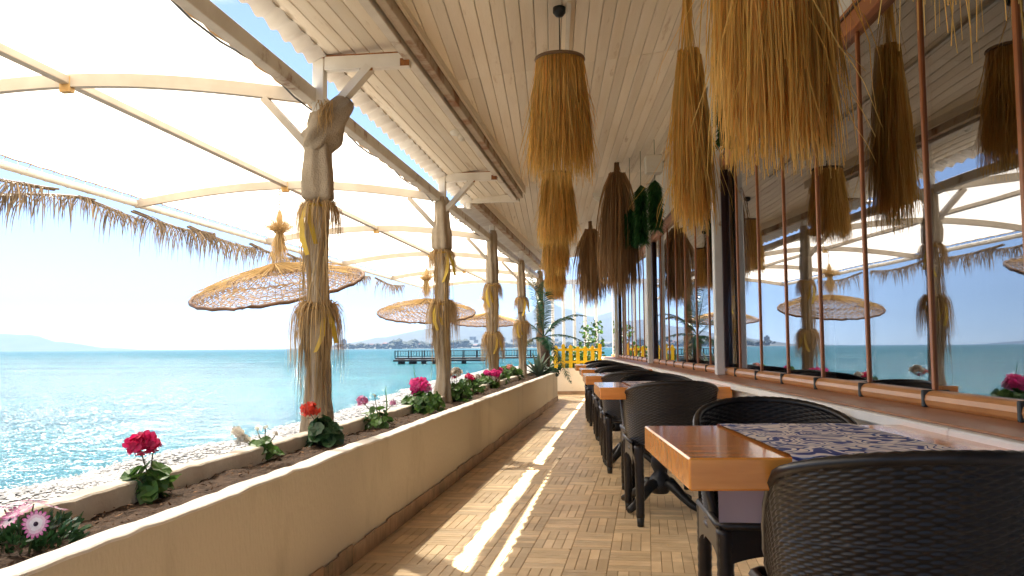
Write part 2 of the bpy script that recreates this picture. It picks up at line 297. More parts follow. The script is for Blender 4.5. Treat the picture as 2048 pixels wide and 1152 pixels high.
def runner_mat():
    m = bpy.data.materials.new('runner_print'); m.use_nodes = True; t = m.node_tree; N = t.nodes; L = t.links; b = N['Principled BSDF']; b.inputs['Roughness'].default_value = .8
    tc = N.new('ShaderNodeTexCoord'); mp = N.new('ShaderNodeMapping'); mp.inputs['Scale'].default_value = (.55, .55, .55); L.new(tc.outputs['Object'], mp.inputs[0])
    nz = N.new('ShaderNodeTexNoise'); nz.inputs['Scale'].default_value = 9; nz.inputs['Detail'].default_value = 1.5; L.new(mp.outputs[0], nz.inputs['Vector'])
    sc_ = N.new('ShaderNodeVectorMath'); sc_.operation = 'SCALE'; sc_.inputs['Scale'].default_value = .16; L.new(nz.outputs['Color'], sc_.inputs[0])
    ad = N.new('ShaderNodeVectorMath'); ad.operation = 'ADD'; L.new(mp.outputs[0], ad.inputs[0]); L.new(sc_.outputs[0], ad.inputs[1])
    vo = N.new('ShaderNodeTexVoronoi'); vo.feature = 'F1'; vo.inputs['Scale'].default_value = 13; L.new(ad.outputs[0], vo.inputs['Vector'])
    si = N.new('ShaderNodeMath'); si.operation = 'MULTIPLY'; si.inputs[1].default_value = 15; L.new(vo.outputs['Distance'], si.inputs[0])
    sn = N.new('ShaderNodeMath'); sn.operation = 'SINE'; L.new(si.outputs[0], sn.inputs[0])
    n3 = N.new('ShaderNodeTexNoise'); n3.inputs['Scale'].default_value = 34; n3.inputs['Detail'].default_value = 1; L.new(mp.outputs[0], n3.inputs['Vector'])
    mu = N.new('ShaderNodeMath'); mu.operation = 'MULTIPLY_ADD'; mu.inputs[1].default_value = 2.6; L.new(n3.outputs['Fac'], mu.inputs[0]); L.new(sn.outputs[0], mu.inputs[2])
    cr = N.new('ShaderNodeValToRGB'); cr.color_ramp.interpolation = 'LINEAR'; e = cr.color_ramp.elements
    e[0].position = .0; e[0].color = (.035, .05, .20, 1); e[1].position = .12; e[1].color = (.05, .08, .28, 1)
    for p_, c_ in ((.17, (.78, .69, .65, 1)), (.50, (.78, .69, .65, 1)), (.54, (.10, .19, .42, 1)), (.60, (.03, .045, .20, 1)), (.71, (.035, .04, .17, 1)), (.75, (.76, .67, .62, 1))):
        x = e.new(p_); x.color = c_
    mr = N.new('ShaderNodeMapRange'); mr.inputs[1].default_value = .4; mr.inputs[2].default_value = 2.6; L.new(mu.outputs[0], mr.inputs[0]); L.new(mr.outputs[0], cr.inputs[0])
    gm = N.new('ShaderNodeNewGeometry'); mb_ = N.new('ShaderNodeMixRGB'); mb_.inputs[2].default_value = (.40, .36, .40, 1); L.new(gm.outputs['Backfacing'], mb_.inputs[0]); L.new(cr.outputs[0], mb_.inputs[1])
    L.new(mb_.outputs[0], b.inputs['Base Color']); return m
M['runner'] = runner_mat()

# ------------------------------------------------------------------ strand helpers
def strands(mb, rng, n, root, L0, L1, width, grav=.5, jit=.12, seg=4, tone=(.65, 1.25), mx=(0, .6), floor=None):
    for _ in range(n):
        p, d = root(rng); p = Vector(p); d = Vector(d).normalized(); L = rng.uniform(L0, L1) / seg
        if floor is not None: L = min(L, (p.z - floor) * rng.uniform(.72, 1.02) / seg)
        side = Vector((rng.gauss(0, 1), rng.gauss(0, 1), rng.gauss(0, .25))); side = side.cross(d)
        if side.length < 1e-3: side = Vector((1, 0, 0))
        side.normalize(); pts = [p.copy()]; ws = [width * rng.uniform(.6, 1.2)]
        for i in range(seg):
            p = p + d * L; pts.append(p.copy()); ws.append(ws[0] * (1 - .8 * (i + 1) / seg))
            d = (d + Vector((rng.gauss(0, jit), rng.gauss(0, jit), -grav + rng.gauss(0, jit * .4)))).normalized()
        mb.ribbon(pts, ws, side, rng.uniform(*tone), rng.uniform(*mx))
def palm_frond(mb, rng, pts, leaf, droop, n=34, width=.022, tone=(.6, 1.2), sides=(-1, 1), rad=.012, fold=.15, miss=0.0, lv=(.8, 1.12)):
    """rachis through pts with leaflets on both sides"""
    pts = [Vector(p) for p in pts]; k = len(pts)
    mb.tube(pts, [rad * (1 - .75 * i / (k - 1)) for i in range(k)], 5, .85)
    for i in range(n):
        u = .08 + .92 * i / (n - 1); x = u * (k - 1); a = min(int(x), k - 2); fr = x - a
        p = pts[a].lerp(pts[a + 1], fr); d = (pts[a + 1] - pts[a]).normalized()
        sd_ = d.cross(Vector((0, 0, 1)))
        if sd_.length < .05: sd_ = Vector((1, 0, 0))
        sd_.normalize()
        L = leaf * (math.sin(math.pi * min(1, .18 + .80 * u)) ** .7) * rng.uniform(*lv)
        for s in sides:
            if rng.random() < miss: continue
            dd = (d * rng.uniform(.45, .75) + sd_ * s * rng.uniform(.75, 1.0) + Vector((0, 0, fold))).normalized(); q = p.copy(); seg = 4; P = [q.copy()]; W = [width * .6]
            for j in range(seg):
                q = q + dd * L / seg; P.append(q.copy()); W.append(width * (1, .9, .6, .12)[j])
                dd = (dd + Vector((rng.gauss(0, .05), rng.gauss(0, .05), -droop * (1 + .25 * j)))).normalized()
            sidev = dd.cross(Vector((rng.gauss(0, .4), rng.gauss(0, .4), 1)))
            if sidev.length < .05: sidev = Vector((0, 1, 0))
            sidev = (d * .8 + sidev.normalized() * .5).normalized()
            mb.ribbon(P, W, sidev, rng.uniform(*tone), rng.uniform(0, .6))

# frames: posts / planter line, and building line
A_P = math.atan(.1322); A_B = math.atan(.047)
OP = Vector((-1.80, 0, 0))
def PP(w_, s, z=0.0): return Vector((OP.x + w_ * math.cos(A_P) + s * math.sin(A_P), -w_ * math.sin(A_P) + s * math.cos(A_P), z))
def PB(b_, s, z=0.0): return Vector((b_ * math.cos(A_B) + s * math.sin(A_B), -b_ * math.sin(A_B) + s * math.cos(A_B), z))
POSTS = [5.03, 8.48, 11.70, 14.99, 18.26]
SEA_Z = -1.3
# ================================================================== SETTING
rng = random.Random(7)
# --- sea
mb = MB()
def ring(r): return r
NS = 48; rr = [0, 15, 40, 120, 400, 1500, 5000, 10000]
b0 = 0
mb.v.append((0, 0, SEA_Z))
for r_ in rr[1:]:
    for j in range(NS): mb.v.append((r_ * math.cos(2 * math.pi * j / NS), r_ * math.sin(2 * math.pi * j / NS), SEA_Z))
for j in range(NS): mb.idx(0, (0, 1 + j, 1 + (j + 1) % NS))
for i in range(len(rr) - 2):
    for j in range(NS):
        a = 1 + i * NS; b = a + NS; mb.idx(0, (a + j, b + j, b + (j + 1) % NS, a + (j + 1) % NS))
tag(mb.build('sea', M['sea']), 'turquoise sea with sun glitter', None, None, 'structure')
# --- beach: waterline in plan, land to its right
WL = [(-11, -60), (-10.2, -10), (-8.9, 6), (-8.35, 13.8), (-7.95, 16.9), (-7.1, 21.5), (-6.5, 26), (-5.9, 40), (-5.6, 57), (-2.5, 90), (6, 122), (24, 180), (70, 300), (160, 500)]
def wl_x(y):
    for (x0, y0), (x1, y1) in zip(WL, WL[1:]):
        if y <= y1: return x0 + (x1 - x0) * max(0, (y - y0)) / (y1 - y0)
    return WL[-1][0]
def beach_z(x, y):
    d = x - wl_x(y)
    z = SEA_Z + max(-.6, min(d * .105, .42 + d * .004))
    return min(z, -.45) + .05 * mnoise.noise(Vector((x * .5, y * .35, 0)))
mb = MB()
ys = [-60, -30, -12, -4, 0] + [2 + 2 * i for i in range(32)] + [70, 80, 90, 105, 122, 150, 180, 240, 300, 400, 500]
offs = [-6, -2, -.8, -.3, 0, .4, .9, 1.5, 2.2, 3, 4, 6, 9, 15, 40, 200]
def bf(u, v):
    y = ys[round(v * (len(ys) - 1))]; o_ = offs[round(u * (len(offs) - 1))]; x = wl_x(y) + o_ + .25 * math.sin(y * .9) + .12 * math.sin(y * 2.3)
    return (x, y, beach_z(x, y))
mb.grid(len(offs) - 1, len(ys) - 1, bf)
tag(mb.build('beach_ground', M['beach'], smooth=True), kind='structure')
# pebbles
mb = MB(); rg = random.Random(3)
ico = [(0, 0, 1)] + [(math.cos(t * 1.2566) * .95, math.sin(t * 1.2566) * .95, .25) for t in range(5)] + [(math.cos(t * 1.2566 + .6) * .8, math.sin(t * 1.2566 + .6) * .8, -.5) for t in range(5)]
for _ in range(17000):
    y = 5 + 55 * rg.random() ** 1.6; x = wl_x(y) + .25 * math.sin(y * .9) + .12 * math.sin(y * 2.3) + rg.uniform(-.15, 1) * 5.2 * rg.random() ** .8
    if x > PP(-.35, y).x: continue
    z = beach_z(x, y); r_ = rg.uniform(.016, .05) * (1 + y / 70); a = rg.uniform(0, 6.28); ca, sa = math.cos(a), math.sin(a); sx, sy, sz = r_ * rg.uniform(.9, 1.6), r_ * rg.uniform(.7, 1), r_ * rg.uniform(.35, .7)
    n = len(mb.v); t = rg.choice((.3, .5, .7, .9, 1.1, 1.35))
    for (px, py, pz) in ico:
        px *= sx; py *= sy; mb.v.append((x + px * ca - py * sa, y + px * sa + py * ca, z + pz * sz + r_ * .15))
    for j in range(5):
        k = (j + 1) % 5; mb.idx(n, (0, 1 + j, 1 + k), t); mb.idx(n, (1 + j, 6 + j, 1 + k), t); mb.idx(n, (1 + k, 6 + j, 6 + k), t)
tag(mb.build('pebbles', M['pebble']), 'pale grey pebbles covering the strip of beach by the water', 'pebbles', kind='stuff')

# --- deck floor: slab and tiles
fl = bpy.data.objects.new('floor', None); col.objects.link(fl); fl['kind'] = 'structure'; fl.location = (0, 0, 0); fl.rotation_euler.z = -math.atan(.158)
A_T = math.atan(.158)
def PT(u, v): return Vector((u * math.cos(A_T) + v * math.sin(A_T), -u * math.sin(A_T) + v * math.cos(A_T), 0))
mbs = MB()
c = [PP(-.04, -2.0), PB(1.2, -2.0), PB(1.2, 19.0), PP(-.04, 19.0)]
ca, sa = math.cos(A_T), math.sin(A_T)
cl = [Vector((p.x * ca - p.y * sa, p.x * sa + p.y * ca, 0)) for p in c]
mbs.face([(p.x, p.y, -.004) for p in cl]); mbs.face([(p.x, p.y, -.9) for p in cl][::-1])
for i in range(4):
    p, q = cl[i], cl[(i + 1) % 4]; mbs.face([(p.x, p.y, -.9), (q.x, q.y, -.9), (q.x, q.y, -.004), (p.x, p.y, -.004)])
mbs.build('floor_slab', M['grout'], fl)
TS = .39; hw = TS / 2; st = hw / 4
def tile_mesh(flip, seed):
    rg = random.Random(seed); mb = MB(); g = .0007
    def strip(x0, x1, y0, y1):
        t = rg.choice((.88, .94, .98, 1.0, 1.03, 1.08, 1.2)) * rg.uniform(.96, 1.04); z = -.0006 + rg.uniform(0, .0009); b = .0016
        x0 += g; x1 -= g; y0 += g; y1 -= g; n = len(mb.v); mxv = rg.uniform(0, .35)
        mb.v += [(x0, y0, -.006), (x1, y0, -.006), (x1, y1, -.006), (x0, y1, -.006), (x0 + b, y0 + b, z), (x1 - b, y0 + b, z), (x1 - b, y1 - b, z), (x0 + b, y1 - b, z)]
        for q in ((4, 5, 6, 7), (0, 1, 5, 4), (1, 2, 6, 5), (2, 3, 7, 6), (3, 0, 4, 7)): mb.idx(n, q, t, mxv)
    for c_ in range(2):
        x = c_ * hw
        if (c_ == 0) != flip:
            for r_ in range(2):
                for i in range(4): strip(x + i * st, x + (i + 1) * st, r_ * hw, (r_ + 1) * hw)
        else:
            for i in range(8): strip(x, x + hw, i * st, (i + 1) * st)
    return mb.mesh('floor_tile', M['floor_tile'])
tms = [[tile_mesh(f_, 10 * k + f_) for k in range(4)] for f_ in (0, 1)]
cells = []
for j in range(2, 50):
    for i in range(-22, 14):
        ctr = PT((i + .5) * TS, (j + .5) * TS); y = ctr.y
        if y > 18.6: continue
        wl_, wr_ = PP(.38, y).x, PB(1.16, y).x
        if wl_ < ctr.x < wr_: cells.append((ctr.length, i, j))
cells.sort(); tl = random.Random(5)
for n, (d, i, j) in enumerate(cells[:298]):
    link('floor_tile', tms[j % 2][tl.randrange(4)], fl, (i * TS, j * TS, 0))
if len(cells) > 298:
    mb = MB()
    for (d, i, j) in cells[298:]:
        me = tms[j % 2][tl.randrange(4)]; n = len(mb.v); mb.v += [(v.co.x + i * TS, v.co.y + j * TS, v.co.z) for v in me.vertices]
        for p in me.polygons: mb.idx(n, tuple(p.vertices), 1.0)
    o = mb.build('far_floor_tiles', M['floor_tile'], fl); o['kind'] = 'stuff'

# ================================================================== PLANTER
pl = thing('planter_wall', 'long cream plastered planter trough with uneven rims along the walkway', 'planter', OP, -A_P)
PEND = 16.75
def wob(s, k): return .0045 * mnoise.noise(Vector((s * 1.1, k, 0))) + .004 * mnoise.noise(Vector((s * 3.7, k + 5, 0))) + .004 * mnoise.noise(Vector((s * 11, k + 9, 0)))
S0 = -1.5
def front_x(s):      # outer face, bending back to close the far end
    return .512
ns = 230
def prof_front(s):
    a = wob(s, 1); b = wob(s, 2); h = .53 + wob(s, 3) * 1.3; x0 = .512 + .12 * wob(s, 7); xi = .425 + b
    r = .012
    return [(x0 - .002, -.02), (x0, .25), (x0, h - .010 + a), (x0 - .003 - abs(a) * .2, h - .003 + a), (x0 - .010, h + a), (xi + .010, h + b), (xi + .003, h - .006 + b), (xi, h - .04), (xi - .004, .3)]
mbf = MB(); P = [prof_front(S0 + (PEND - S0) * i / ns) for i in range(ns + 1)]
k = len(P[0])
for i in range(ns + 1):
    s = S0 + (PEND - S0) * i / ns; ex = max(0, (s - (PEND - .5)) / .5)
    for (x, z) in P[i]: mbf.v.append((x - .10 * ex ** 2, s, z))
for i in range(ns):
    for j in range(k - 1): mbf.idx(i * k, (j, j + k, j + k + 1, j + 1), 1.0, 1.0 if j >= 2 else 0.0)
mbf.idx(ns * k, tuple(range(k))); mbf.idx(0, tuple(range(k))[::-1])
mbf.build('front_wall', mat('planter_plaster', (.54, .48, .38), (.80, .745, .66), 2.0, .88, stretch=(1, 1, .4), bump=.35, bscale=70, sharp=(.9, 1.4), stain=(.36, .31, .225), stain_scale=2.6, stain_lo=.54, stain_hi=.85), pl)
def prof_back(s):
    a = wob(s, 11); b = wob(s, 12); h = .53 + wob(s, 13) * 1.3; xo = -.045 + wob(s, 15); xi = .042 + b
    return [(xi + .004, .3), (xi, h - .03), (xi - .003, h - .006 + b), (xi - .010, h + b), (xo + .010, h + a), (xo + .003, h - .006 + a), (xo, h - .05), (xo, -.9)]
mbb = MB(); P = [prof_back(S0 + (PEND - S0) * i / ns) for i in range(ns + 1)]; k = len(P[0])
for i in range(ns + 1):
    s = S0 + (PEND - S0) * i / ns
    for (x, z) in P[i]: mbb.v.append((x, s, z))
for i in range(ns):
    for j in range(k - 1): mbb.idx(i * k, (j, j + k, j + k + 1, j + 1), .95)
mbb.idx(ns * k, tuple(range(k))); mbb.idx(0, tuple(range(k))[::-1])
mbb.build('back_wall', M['rim'], pl)
mb = MB(); mb.box(-.045, .415, PEND - .07, PEND + .02, -.02, .52, b=.012); mb.build('end_wall', M['plaster'], pl)
mb = MB(); mb.box(-.045, .425, S0, S0 + .07, -.02, .52, b=.012); mb.build('end_wall', M['plaster'], pl)
mb = MB(); mb.box(-.03, .43, S0 + .05, PEND - .05, -.85, .30); mb.build('trough_base', M['deckbase'], pl)
# skirting tiles along the foot
rg = random.Random(9); s = S0; sk = []
for v in range(3):
    mb = MB(); mb.box(0, .009, 0, .190, 0, .094, b=.002)
    for q in range(1, 4): mb.box(.0091, .0098, .0475 * q - .0012, .0475 * q + .0012, .003, .09, .5)
    sk.append(mb.mesh('skirting_tile', M['skirt_tile']))
    mb = MB(); mb.box(0, .009, 0, .190, 0, .094, b=.002)
    sk.append(mb.mesh('skirting_tile', M['skirt_tile']))
n = 0
while s < PEND - .55:
    o = link('skirting_tile', sk[rg.randrange(6)], pl, (.5135 + rg.uniform(0, .0015), s, 0.0015)); o.scale = (1, 1, rg.uniform(.88, 1.02)); s += .1935
# soil
mb = MB()
def sf(u, v):
    s = S0 + .06 + (PEND - .12 - S0) * v; x = .036 + .40 * u
    z = .462 + .020 * mnoise.noise(Vector((x * 5, s * 3, 2))) + .016 * mnoise.noise(Vector((x * 18, s * 16, 4))) + .009 * mnoise.noise(Vector((x * 50, s * 45, 4)))
    return PP(x, s, z)
mb.grid(22, 620, sf); so = tag(mb.build('soil', M['soil'], smooth=True), 'loose dark brown soil filling the planter', 'soil', kind='stuff')
mb = MB(); rg = random.Random(21)
for _ in range(1500):
    s = 1.2 + 13 * rg.random() ** 1.5; x = rg.uniform(.06, .41); p = PP(x, s, .468 + rg.uniform(0, .012)); d = Vector((rg.gauss(0, 1), rg.gauss(0, 1), rg.gauss(0, .4))).normalized(); L = rg.uniform(.004, .014); wv = d.cross(Vector((rg.gauss(0, 1), rg.gauss(0, 1), 1))).normalized()
    mb.ribbon([p - d * L, p, p + d * L], [.002, rg.uniform(.003, .008), .0015], wv, rg.choice((.4, .6, .9, 1.6)))
tag(mb.build('soil_litter', mat('litter', (.20, .11, .05), (.12, .06, .03), 8, .9)), 'bits of bark and dry leaf lying on the planter soil', 'litter', kind='stuff')

# ================================================================== VERANDA ROOF
SB = 9.87 / math.cos(A_P)          # where the first roof section ends (along the post line)
roof = thing('veranda_roof', 'cream boarded veranda ceiling with rusty beams and corrugated eave', 'roof')
rg = random.Random(31)
def ceil_z(b_): return 3.05 - (1.2 - b_) * .12
PW = .079
pm_cache = {}
def plank(b_, s0, s1):
    L = s1 - s0
    mb = MB(); n = max(2, int(L / .8)); e = .0035; wv = PW - .0035; dz = rg.uniform(-.0025, .0025); t = rg.uniform(.93, 1.05)
    sk_ = (PW) * .12
    prof = [(0, .012), (0, .003), (.0035, 0), (wv - .0035, sk_ * 0), (wv, .003), (wv, .012)]
    for i in range(n + 1):
        y = s0 + L * i / n; sag = .003 * mnoise.noise(Vector((b_ * 9, y * .5, 3)))
        for (x, z) in prof: mb.v.append((b_ + x, y, ceil_z(b_ + x) + z + dz + sag))
    for i in range(n):
        for j in range(5): mb.idx(i * 6, (j, j + 6, j + 7, j + 1), t)
    mb.idx(0, tuple(range(6)), t); mb.idx(n * 6, tuple(range(6))[::-1], t)
    o = mb.build('ceiling_plank', M['plank'], roof); o.rotation_euler.z = -A_B
b_ = 1.26 - PW
while b_ > -1.30:
    sA = (b_ + 1.27) / .085
    for (s0, s1, lim) in ((-1.8, 5.7, sA), (5.703, 9.86, sA), (9.865, 18.6, (b_ + 1.80) / .085)):
        s0j = s0; s1j = min(s1, lim)
        if s1j - s0j > .06: plank(b_, s0j, s1j)
    b_ -= PW
# outer strip boards (post frame)
def edge_z(s): return 2.665 if s < 5 else 2.665 - .03 * min(1, (s - 5) / 3.3)
def strip_z(w_, s): return edge_z(s) + .075 + (w_ + .03) * .12
npl = 7; wv = .555 / npl
for i in range(npl):
    mb = MB(); x0 = -.028 + i * wv; x1 = x0 + wv - .0035; n = 14; t = rg.uniform(.94, 1.05)
    prof = [(x0, .014), (x0, .003), (x0 + .0035, 0), (x1 - .0035, 0), (x1, .003), (x1, .014)]
    for j in range(n + 1):
        y = -1.8 + (SB + 1.8) * j / n
        for (x, z) in prof: mb.v.append((x, y, strip_z(x, y) + z))
    for j in range(n):
        for q in range(5): mb.idx(j * 6, (q, q + 6, q + 7, q + 1), t)
    o = mb.build('ceiling_plank', M['plank'], roof); o.location = OP; o.rotation_euler.z = -A_P
# corrugated roofing sheet above everything, wavy eave
mb = MB()
def cz(s): return .014 * math.cos(2 * math.pi * s / .18)
ncor = int(20.4 / .18 * 8)
def cf(u, v):
    s = -1.8 + 20.4 * v; x = (-.042 - .03 * max(0, min(1, (s - 5) / 4)) - (.13 if s > SB + .1 else 0)) * (1 - u) + .058 * u
    zz = edge_z(s) if s < SB else 2.62
    return (x, s, zz + .03 + cz(s) + u * .045)
mb.grid(2, ncor, cf); o = mb.build('corrugated_eave', M['sheet'], roof, True); o.location = OP; o.rotation_euler.z = -A_P
mb = MB()
def top(x, y, z): return (x, y, z)
ya, yb = -1.9, 18.7
c = [PP(.0, ya), PB(6.0, ya), PB(6.0, yb), PP(.0, yb)]
mb.face([(c[0].x, c[0].y, 2.86), (c[3].x, c[3].y, 2.86), (c[2].x, c[2].y, 3.75), (c[1].x, c[1].y, 3.75)][::-1]); mb.face([(c[0].x, c[0].y, 2.90), (c[1].x, c[1].y, 3.79), (c[2].x, c[2].y, 3.79), (c[3].x, c[3].y, 2.90)][::-1])
for i in range(4):
    p, q = c[i], c[(i + 1) % 4]; zi = (0, .89, .89, 0)
    mb.face([(p.x, p.y, 2.86 + zi[i]), (q.x, q.y, 2.86 + zi[(i + 1) % 4]), (q.x, q.y, 2.90 + zi[(i + 1) % 4]), (p.x, p.y, 2.90 + zi[i])])
mb.build('roof_sheet', M['sheet'], roof)
# fascia between eave and roof
def pframe(o): o.location = OP; o.rotation_euler.z = -A_P; return o
mb = MB(); mb.box(-.012, .0, -1.8, 18.6, 2.735, 2.895); pframe(mb.build('fascia', M['sheet'], roof))
# long beam 1 (two rails side by side) and beam 2
mb = MB(); mb.box(.520, .575, -1.8, SB - .02, 2.690, 2.775, b=.004); pframe(mb.build('roof_beam', M['steel_inner'], roof))
mb = MB(); mb.box(.585, .640, -1.8, SB - .06, 2.715, 2.82, b=.004); pframe(mb.build('roof_beam', M['rusty_beam'], roof))
mb = MB(); mb.box(.645, .665, -1.8, SB, 2.775, 2.88); pframe(mb.build('beam_fascia', M['plank'], roof))
mb = MB(); mb.box(.035, .10, SB, 18.5, 2.665, 2.76, b=.004); pframe(mb.build('roof_beam', M['rusty_beam'], roof))
mb = MB(); mb.box(-.06, .03, SB + .02, 18.5, 2.71, 2.755, b=.004); pframe(mb.build('roof_beam', M['steel_inner'], roof))
mb = MB(); mb.box(.11, .125, SB, 18.5, 2.74, 2.89); pframe(mb.build('beam_fascia', M['plank'], roof))
# cross arm at section end
mb = MB(); mb.box(.01, .60, SB - .07, SB - .005, 2.68, 2.765, b=.004); mb.box(-.025, .03, SB - .07, SB - .01, 2.62, 2.765, b=.004); pframe(mb.build('cross_arm', M['white_metal'], roof))
mb = MB(); mb.box(-.02, .6, SB - .075, SB, 2.766, 2.774); pframe(mb.build('rust_edge', M['rust'], roof))
# cable trunking along the ceiling
mb = MB(); mb.box(.10, .125, -1.8, 9.7, ceil_z(.11) - .022, ceil_z(.11) - .003); o = mb.build('cable_trunking', M['plastic_white'], roof); o.rotation_euler.z = -A_B

# ================================================================== RESTAURANT
bl = thing('restaurant_front', 'white restaurant front with brown framed folding windows and deep sill', 'building', (0, 0, 0), -A_B)
G0 = 1.30; ZL = .7785; YE = 18.4; YN = -1.8
mb = MB(); mb.box(1.075, 1.32, YN, YE, -.004, ZL - .034); mb.build('lower_wall', M['wall_white'], bl)
s = YN; rg = random.Random(41)
while s < YE - .1:      # white ledge slabs
    e_ = min(YE, s + 2.05); mb = MB(); mb.box(1.03, 1.335, s, e_ - .004, ZL - .033, ZL, rg.uniform(.95, 1.03), b=.005); mb.build('ledge_slab', M['rim'] if False else M['wall_white'], bl); s = e_
s = YN
while s < YE - .1:
    e_ = min(YE, s + 1.2); mb = MB(); mb.box(1.058, 1.30, s, e_ - .003, ZL + .001, ZL + .008, rg.uniform(.92, 1.05), b=.002); mb.build('sill_board', M['sill_brown'], bl); s = e_
mb = MB(); mb.box(G0 - .02, G0 + .14, YN, YE, 2.43, 3.20); mb.build('upper_wall', M['wall_white'], bl)
mb = MB(); mb.box(G0 - .035, G0 + .04, YN, YE, 2.318, 2.428, b=.004); mb.build('window_header', M['frame_brown'], bl)
mb = MB(); mb.box(G0 - .042, G0 - .036, YN, YE, 2.392, 2.402, .5); mb.build('header_groove', M['jamb_dark'], bl)
# columns
for sc_ in (1.9, 6.30, 10.72, 16.3):
    mb = MB(); mb.box(1.19, 1.25, sc_ - .04, sc_ + .04, ZL + .009, ceil_z(1.18) - .002, b=.005); cobj = mb.build('column', M['white_metal'], bl)
    if sc_ > 7:
        mb = MB(); mb.bar((1.195, sc_, 2.46), (.55, sc_, 2.90), .05, .05); mb.build('bracket', M['white_metal'], bl)
        mb = MB(); mb.box(.53, 1.19, sc_ - .02, sc_ + .02, 2.905, 2.945); mb.build('bracket_arm', M['white_metal'], bl)
# folding panes
jambs = [6.42, 10.84, 16.42]
def pane(y0, y1):
    mb = MB(); mb.box(G0, G0 + .010, y0 + .008, y1 - .008, ZL + .055, 2.322); p = mb.build('glass_panel', M['glass'], bl)
    mb = MB(); zc = ZL + .034; r_ = .031
    prof = [(G0 + .03, ZL + .009), (G0 - .030, ZL + .009)] + [(G0 - .012 - r_ * math.sin(t) * .95, zc + r_ * math.cos(t) * -1) for t in [R(a) for a in (35, 60, 90, 120, 150, 180)]] + [(G0 + .03, zc + r_)]
    n_ = len(prof)
    for y in (y0 + .009, y1 - .009):
        for (x, z) in prof: mb.v.append((x, y, z))
    for j in range(n_): mb.idx(0, (j, (j + 1) % n_, (j + 1) % n_ + n_, j + n_), rg.uniform(.97, 1.02))
    mb.idx(0, tuple(range(n_))[::-1]); mb.idx(n_, tuple(range(n_))); mb.build('bottom_rail', M['rail_brown'], p)
def mull(y, dark=False):
    mb = MB(); mb.box(G0 - .008, G0 + .018, y - .0095, y + .0095, ZL + .066, 2.317, b=.002); m_ = mb.build('mullion', M['frame_brown'], bl)
    mb = MB(); mb.box(G0 - .046, G0 + .02, y - .0085, y + .0085, ZL + .009, ZL + .0665, b=.003); mb.build('gasket', M['gasket'], m_)
y = 2.375 - .6 * 6; edges = []
segs = [(YN, 6.42), (6.42, 10.84), (10.84, 16.42), (16.42, YE)]
for (a_, e_) in segs:
    if a_ == YN: ed = [2.375 - .6 * 6 + .6 * i for i in range(13)]; ed = [v for v in ed if v < e_ - .2]
    else:
        n_ = max(1, round((e_ - a_ - .12) / .6)); ed = [a_ + .06 + (e_ - .06 - a_ - .06) * i / n_ for i in range(n_)]
    ed = ed + [e_ - .06]
    for i in range(len(ed) - 1): pane(ed[i], ed[i + 1])
    for v in ed[:-1] if a_ == YN else ed[1:-1]: mull(v)
for j in jambs:
    mb = MB(); mb.box(G0 - .03, G0 + .03, j - .06, j + .06, ZL + .009, 2.317, b=.004); mb.build('jamb', M['jamb_dark'], bl)
# the dim dining room behind the panes
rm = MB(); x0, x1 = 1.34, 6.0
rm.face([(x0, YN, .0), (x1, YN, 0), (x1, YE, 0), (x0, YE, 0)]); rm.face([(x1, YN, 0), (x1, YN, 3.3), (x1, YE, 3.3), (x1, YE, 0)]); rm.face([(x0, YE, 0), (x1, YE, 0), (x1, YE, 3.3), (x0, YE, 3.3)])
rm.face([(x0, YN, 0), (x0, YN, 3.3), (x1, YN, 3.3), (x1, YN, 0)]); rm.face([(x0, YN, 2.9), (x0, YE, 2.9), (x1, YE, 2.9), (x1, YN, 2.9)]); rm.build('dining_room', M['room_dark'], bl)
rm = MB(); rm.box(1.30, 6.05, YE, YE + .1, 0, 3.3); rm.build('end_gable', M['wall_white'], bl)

# ================================================================== CANOPY
cn_ = thing('shade_canopy', 'cream fabric shade canopy stretched over white arched frames beside the veranda', 'canopy', OP, -A_P)
CW = 3.28; CS = [1.75] + POSTS + [21.5]
def arch_z(t): return 2.50 + .03 * t + .165 * math.sin(math.pi * t)
def cloth_fn(u, v):
    s = 0.2 + 21.6 * v
    near = min(abs(s - q) for q in CS); sag = .035 * min(1, near / 1.6)
    tt = .0685 + .917 * u
    sc1 = .018 * abs(math.sin(math.pi * s / .27)) if u < .001 else 0
    sc2 = .022 * abs(math.sin(math.pi * s / .30)) if u > .999 else 0
    wv = -CW * tt - sc1 + sc2
    return (wv, s, arch_z(tt) + .052 - sag * math.sin(math.pi * u) + .004 * mnoise.noise(Vector((wv * 1.5, s * 1.5, 0))))
mb = MB(); mb.grid(30, 640, cloth_fn); mb.build('canopy_cloth', M['cloth'], cn_, True)
for u0 in (0.0, 1.0):
    mb = MB(); mb.tube([Vector(cloth_fn(u0, i / 640)) for i in range(641)], .008, 5); mb.build('cloth_hem', M['hem'], cn_, True)
for q in CS:
    mb = MB(); pts = [(-.02 - (CW - .02) * i / 24, q, arch_z(i / 24)) for i in range(25)]; n = len(pts)
    for (x, y, z) in pts: mb.v += [(x, y - .024, z - .045), (x, y + .024, z - .045), (x, y + .024, z + .035), (x, y - .024, z + .035)]
    for i in range(n - 1):
        for j in range(4): mb.idx(i * 4, (j, (j + 1) % 4, (j + 1) % 4 + 4, j + 4)[::-1])
    mb.idx(0, (0, 1, 2, 3)); mb.idx((n - 1) * 4, (3, 2, 1, 0)); a_ = mb.build('arch', M['canopy_steel'], cn_)
    mb = MB(); mb.bar((-.34, q, 2.50), (-.02, q, 2.15), .04, .09, up=(0, 1, 0)); mb.build('knee_brace', M['canopy_steel'], cn_)
    mb = MB(); mb.box(-CW * .5 - .036, -CW * .5 + .036, q - .0248, q + .0248, 2.605, 2.702); mb.build('rust_patch', mat('rust_pale', (.62, .42, .18), (.45, .24, .07), 16, .7) if 'rust_pale' not in bpy.data.materials else bpy.data.materials['rust_pale'], cn_)
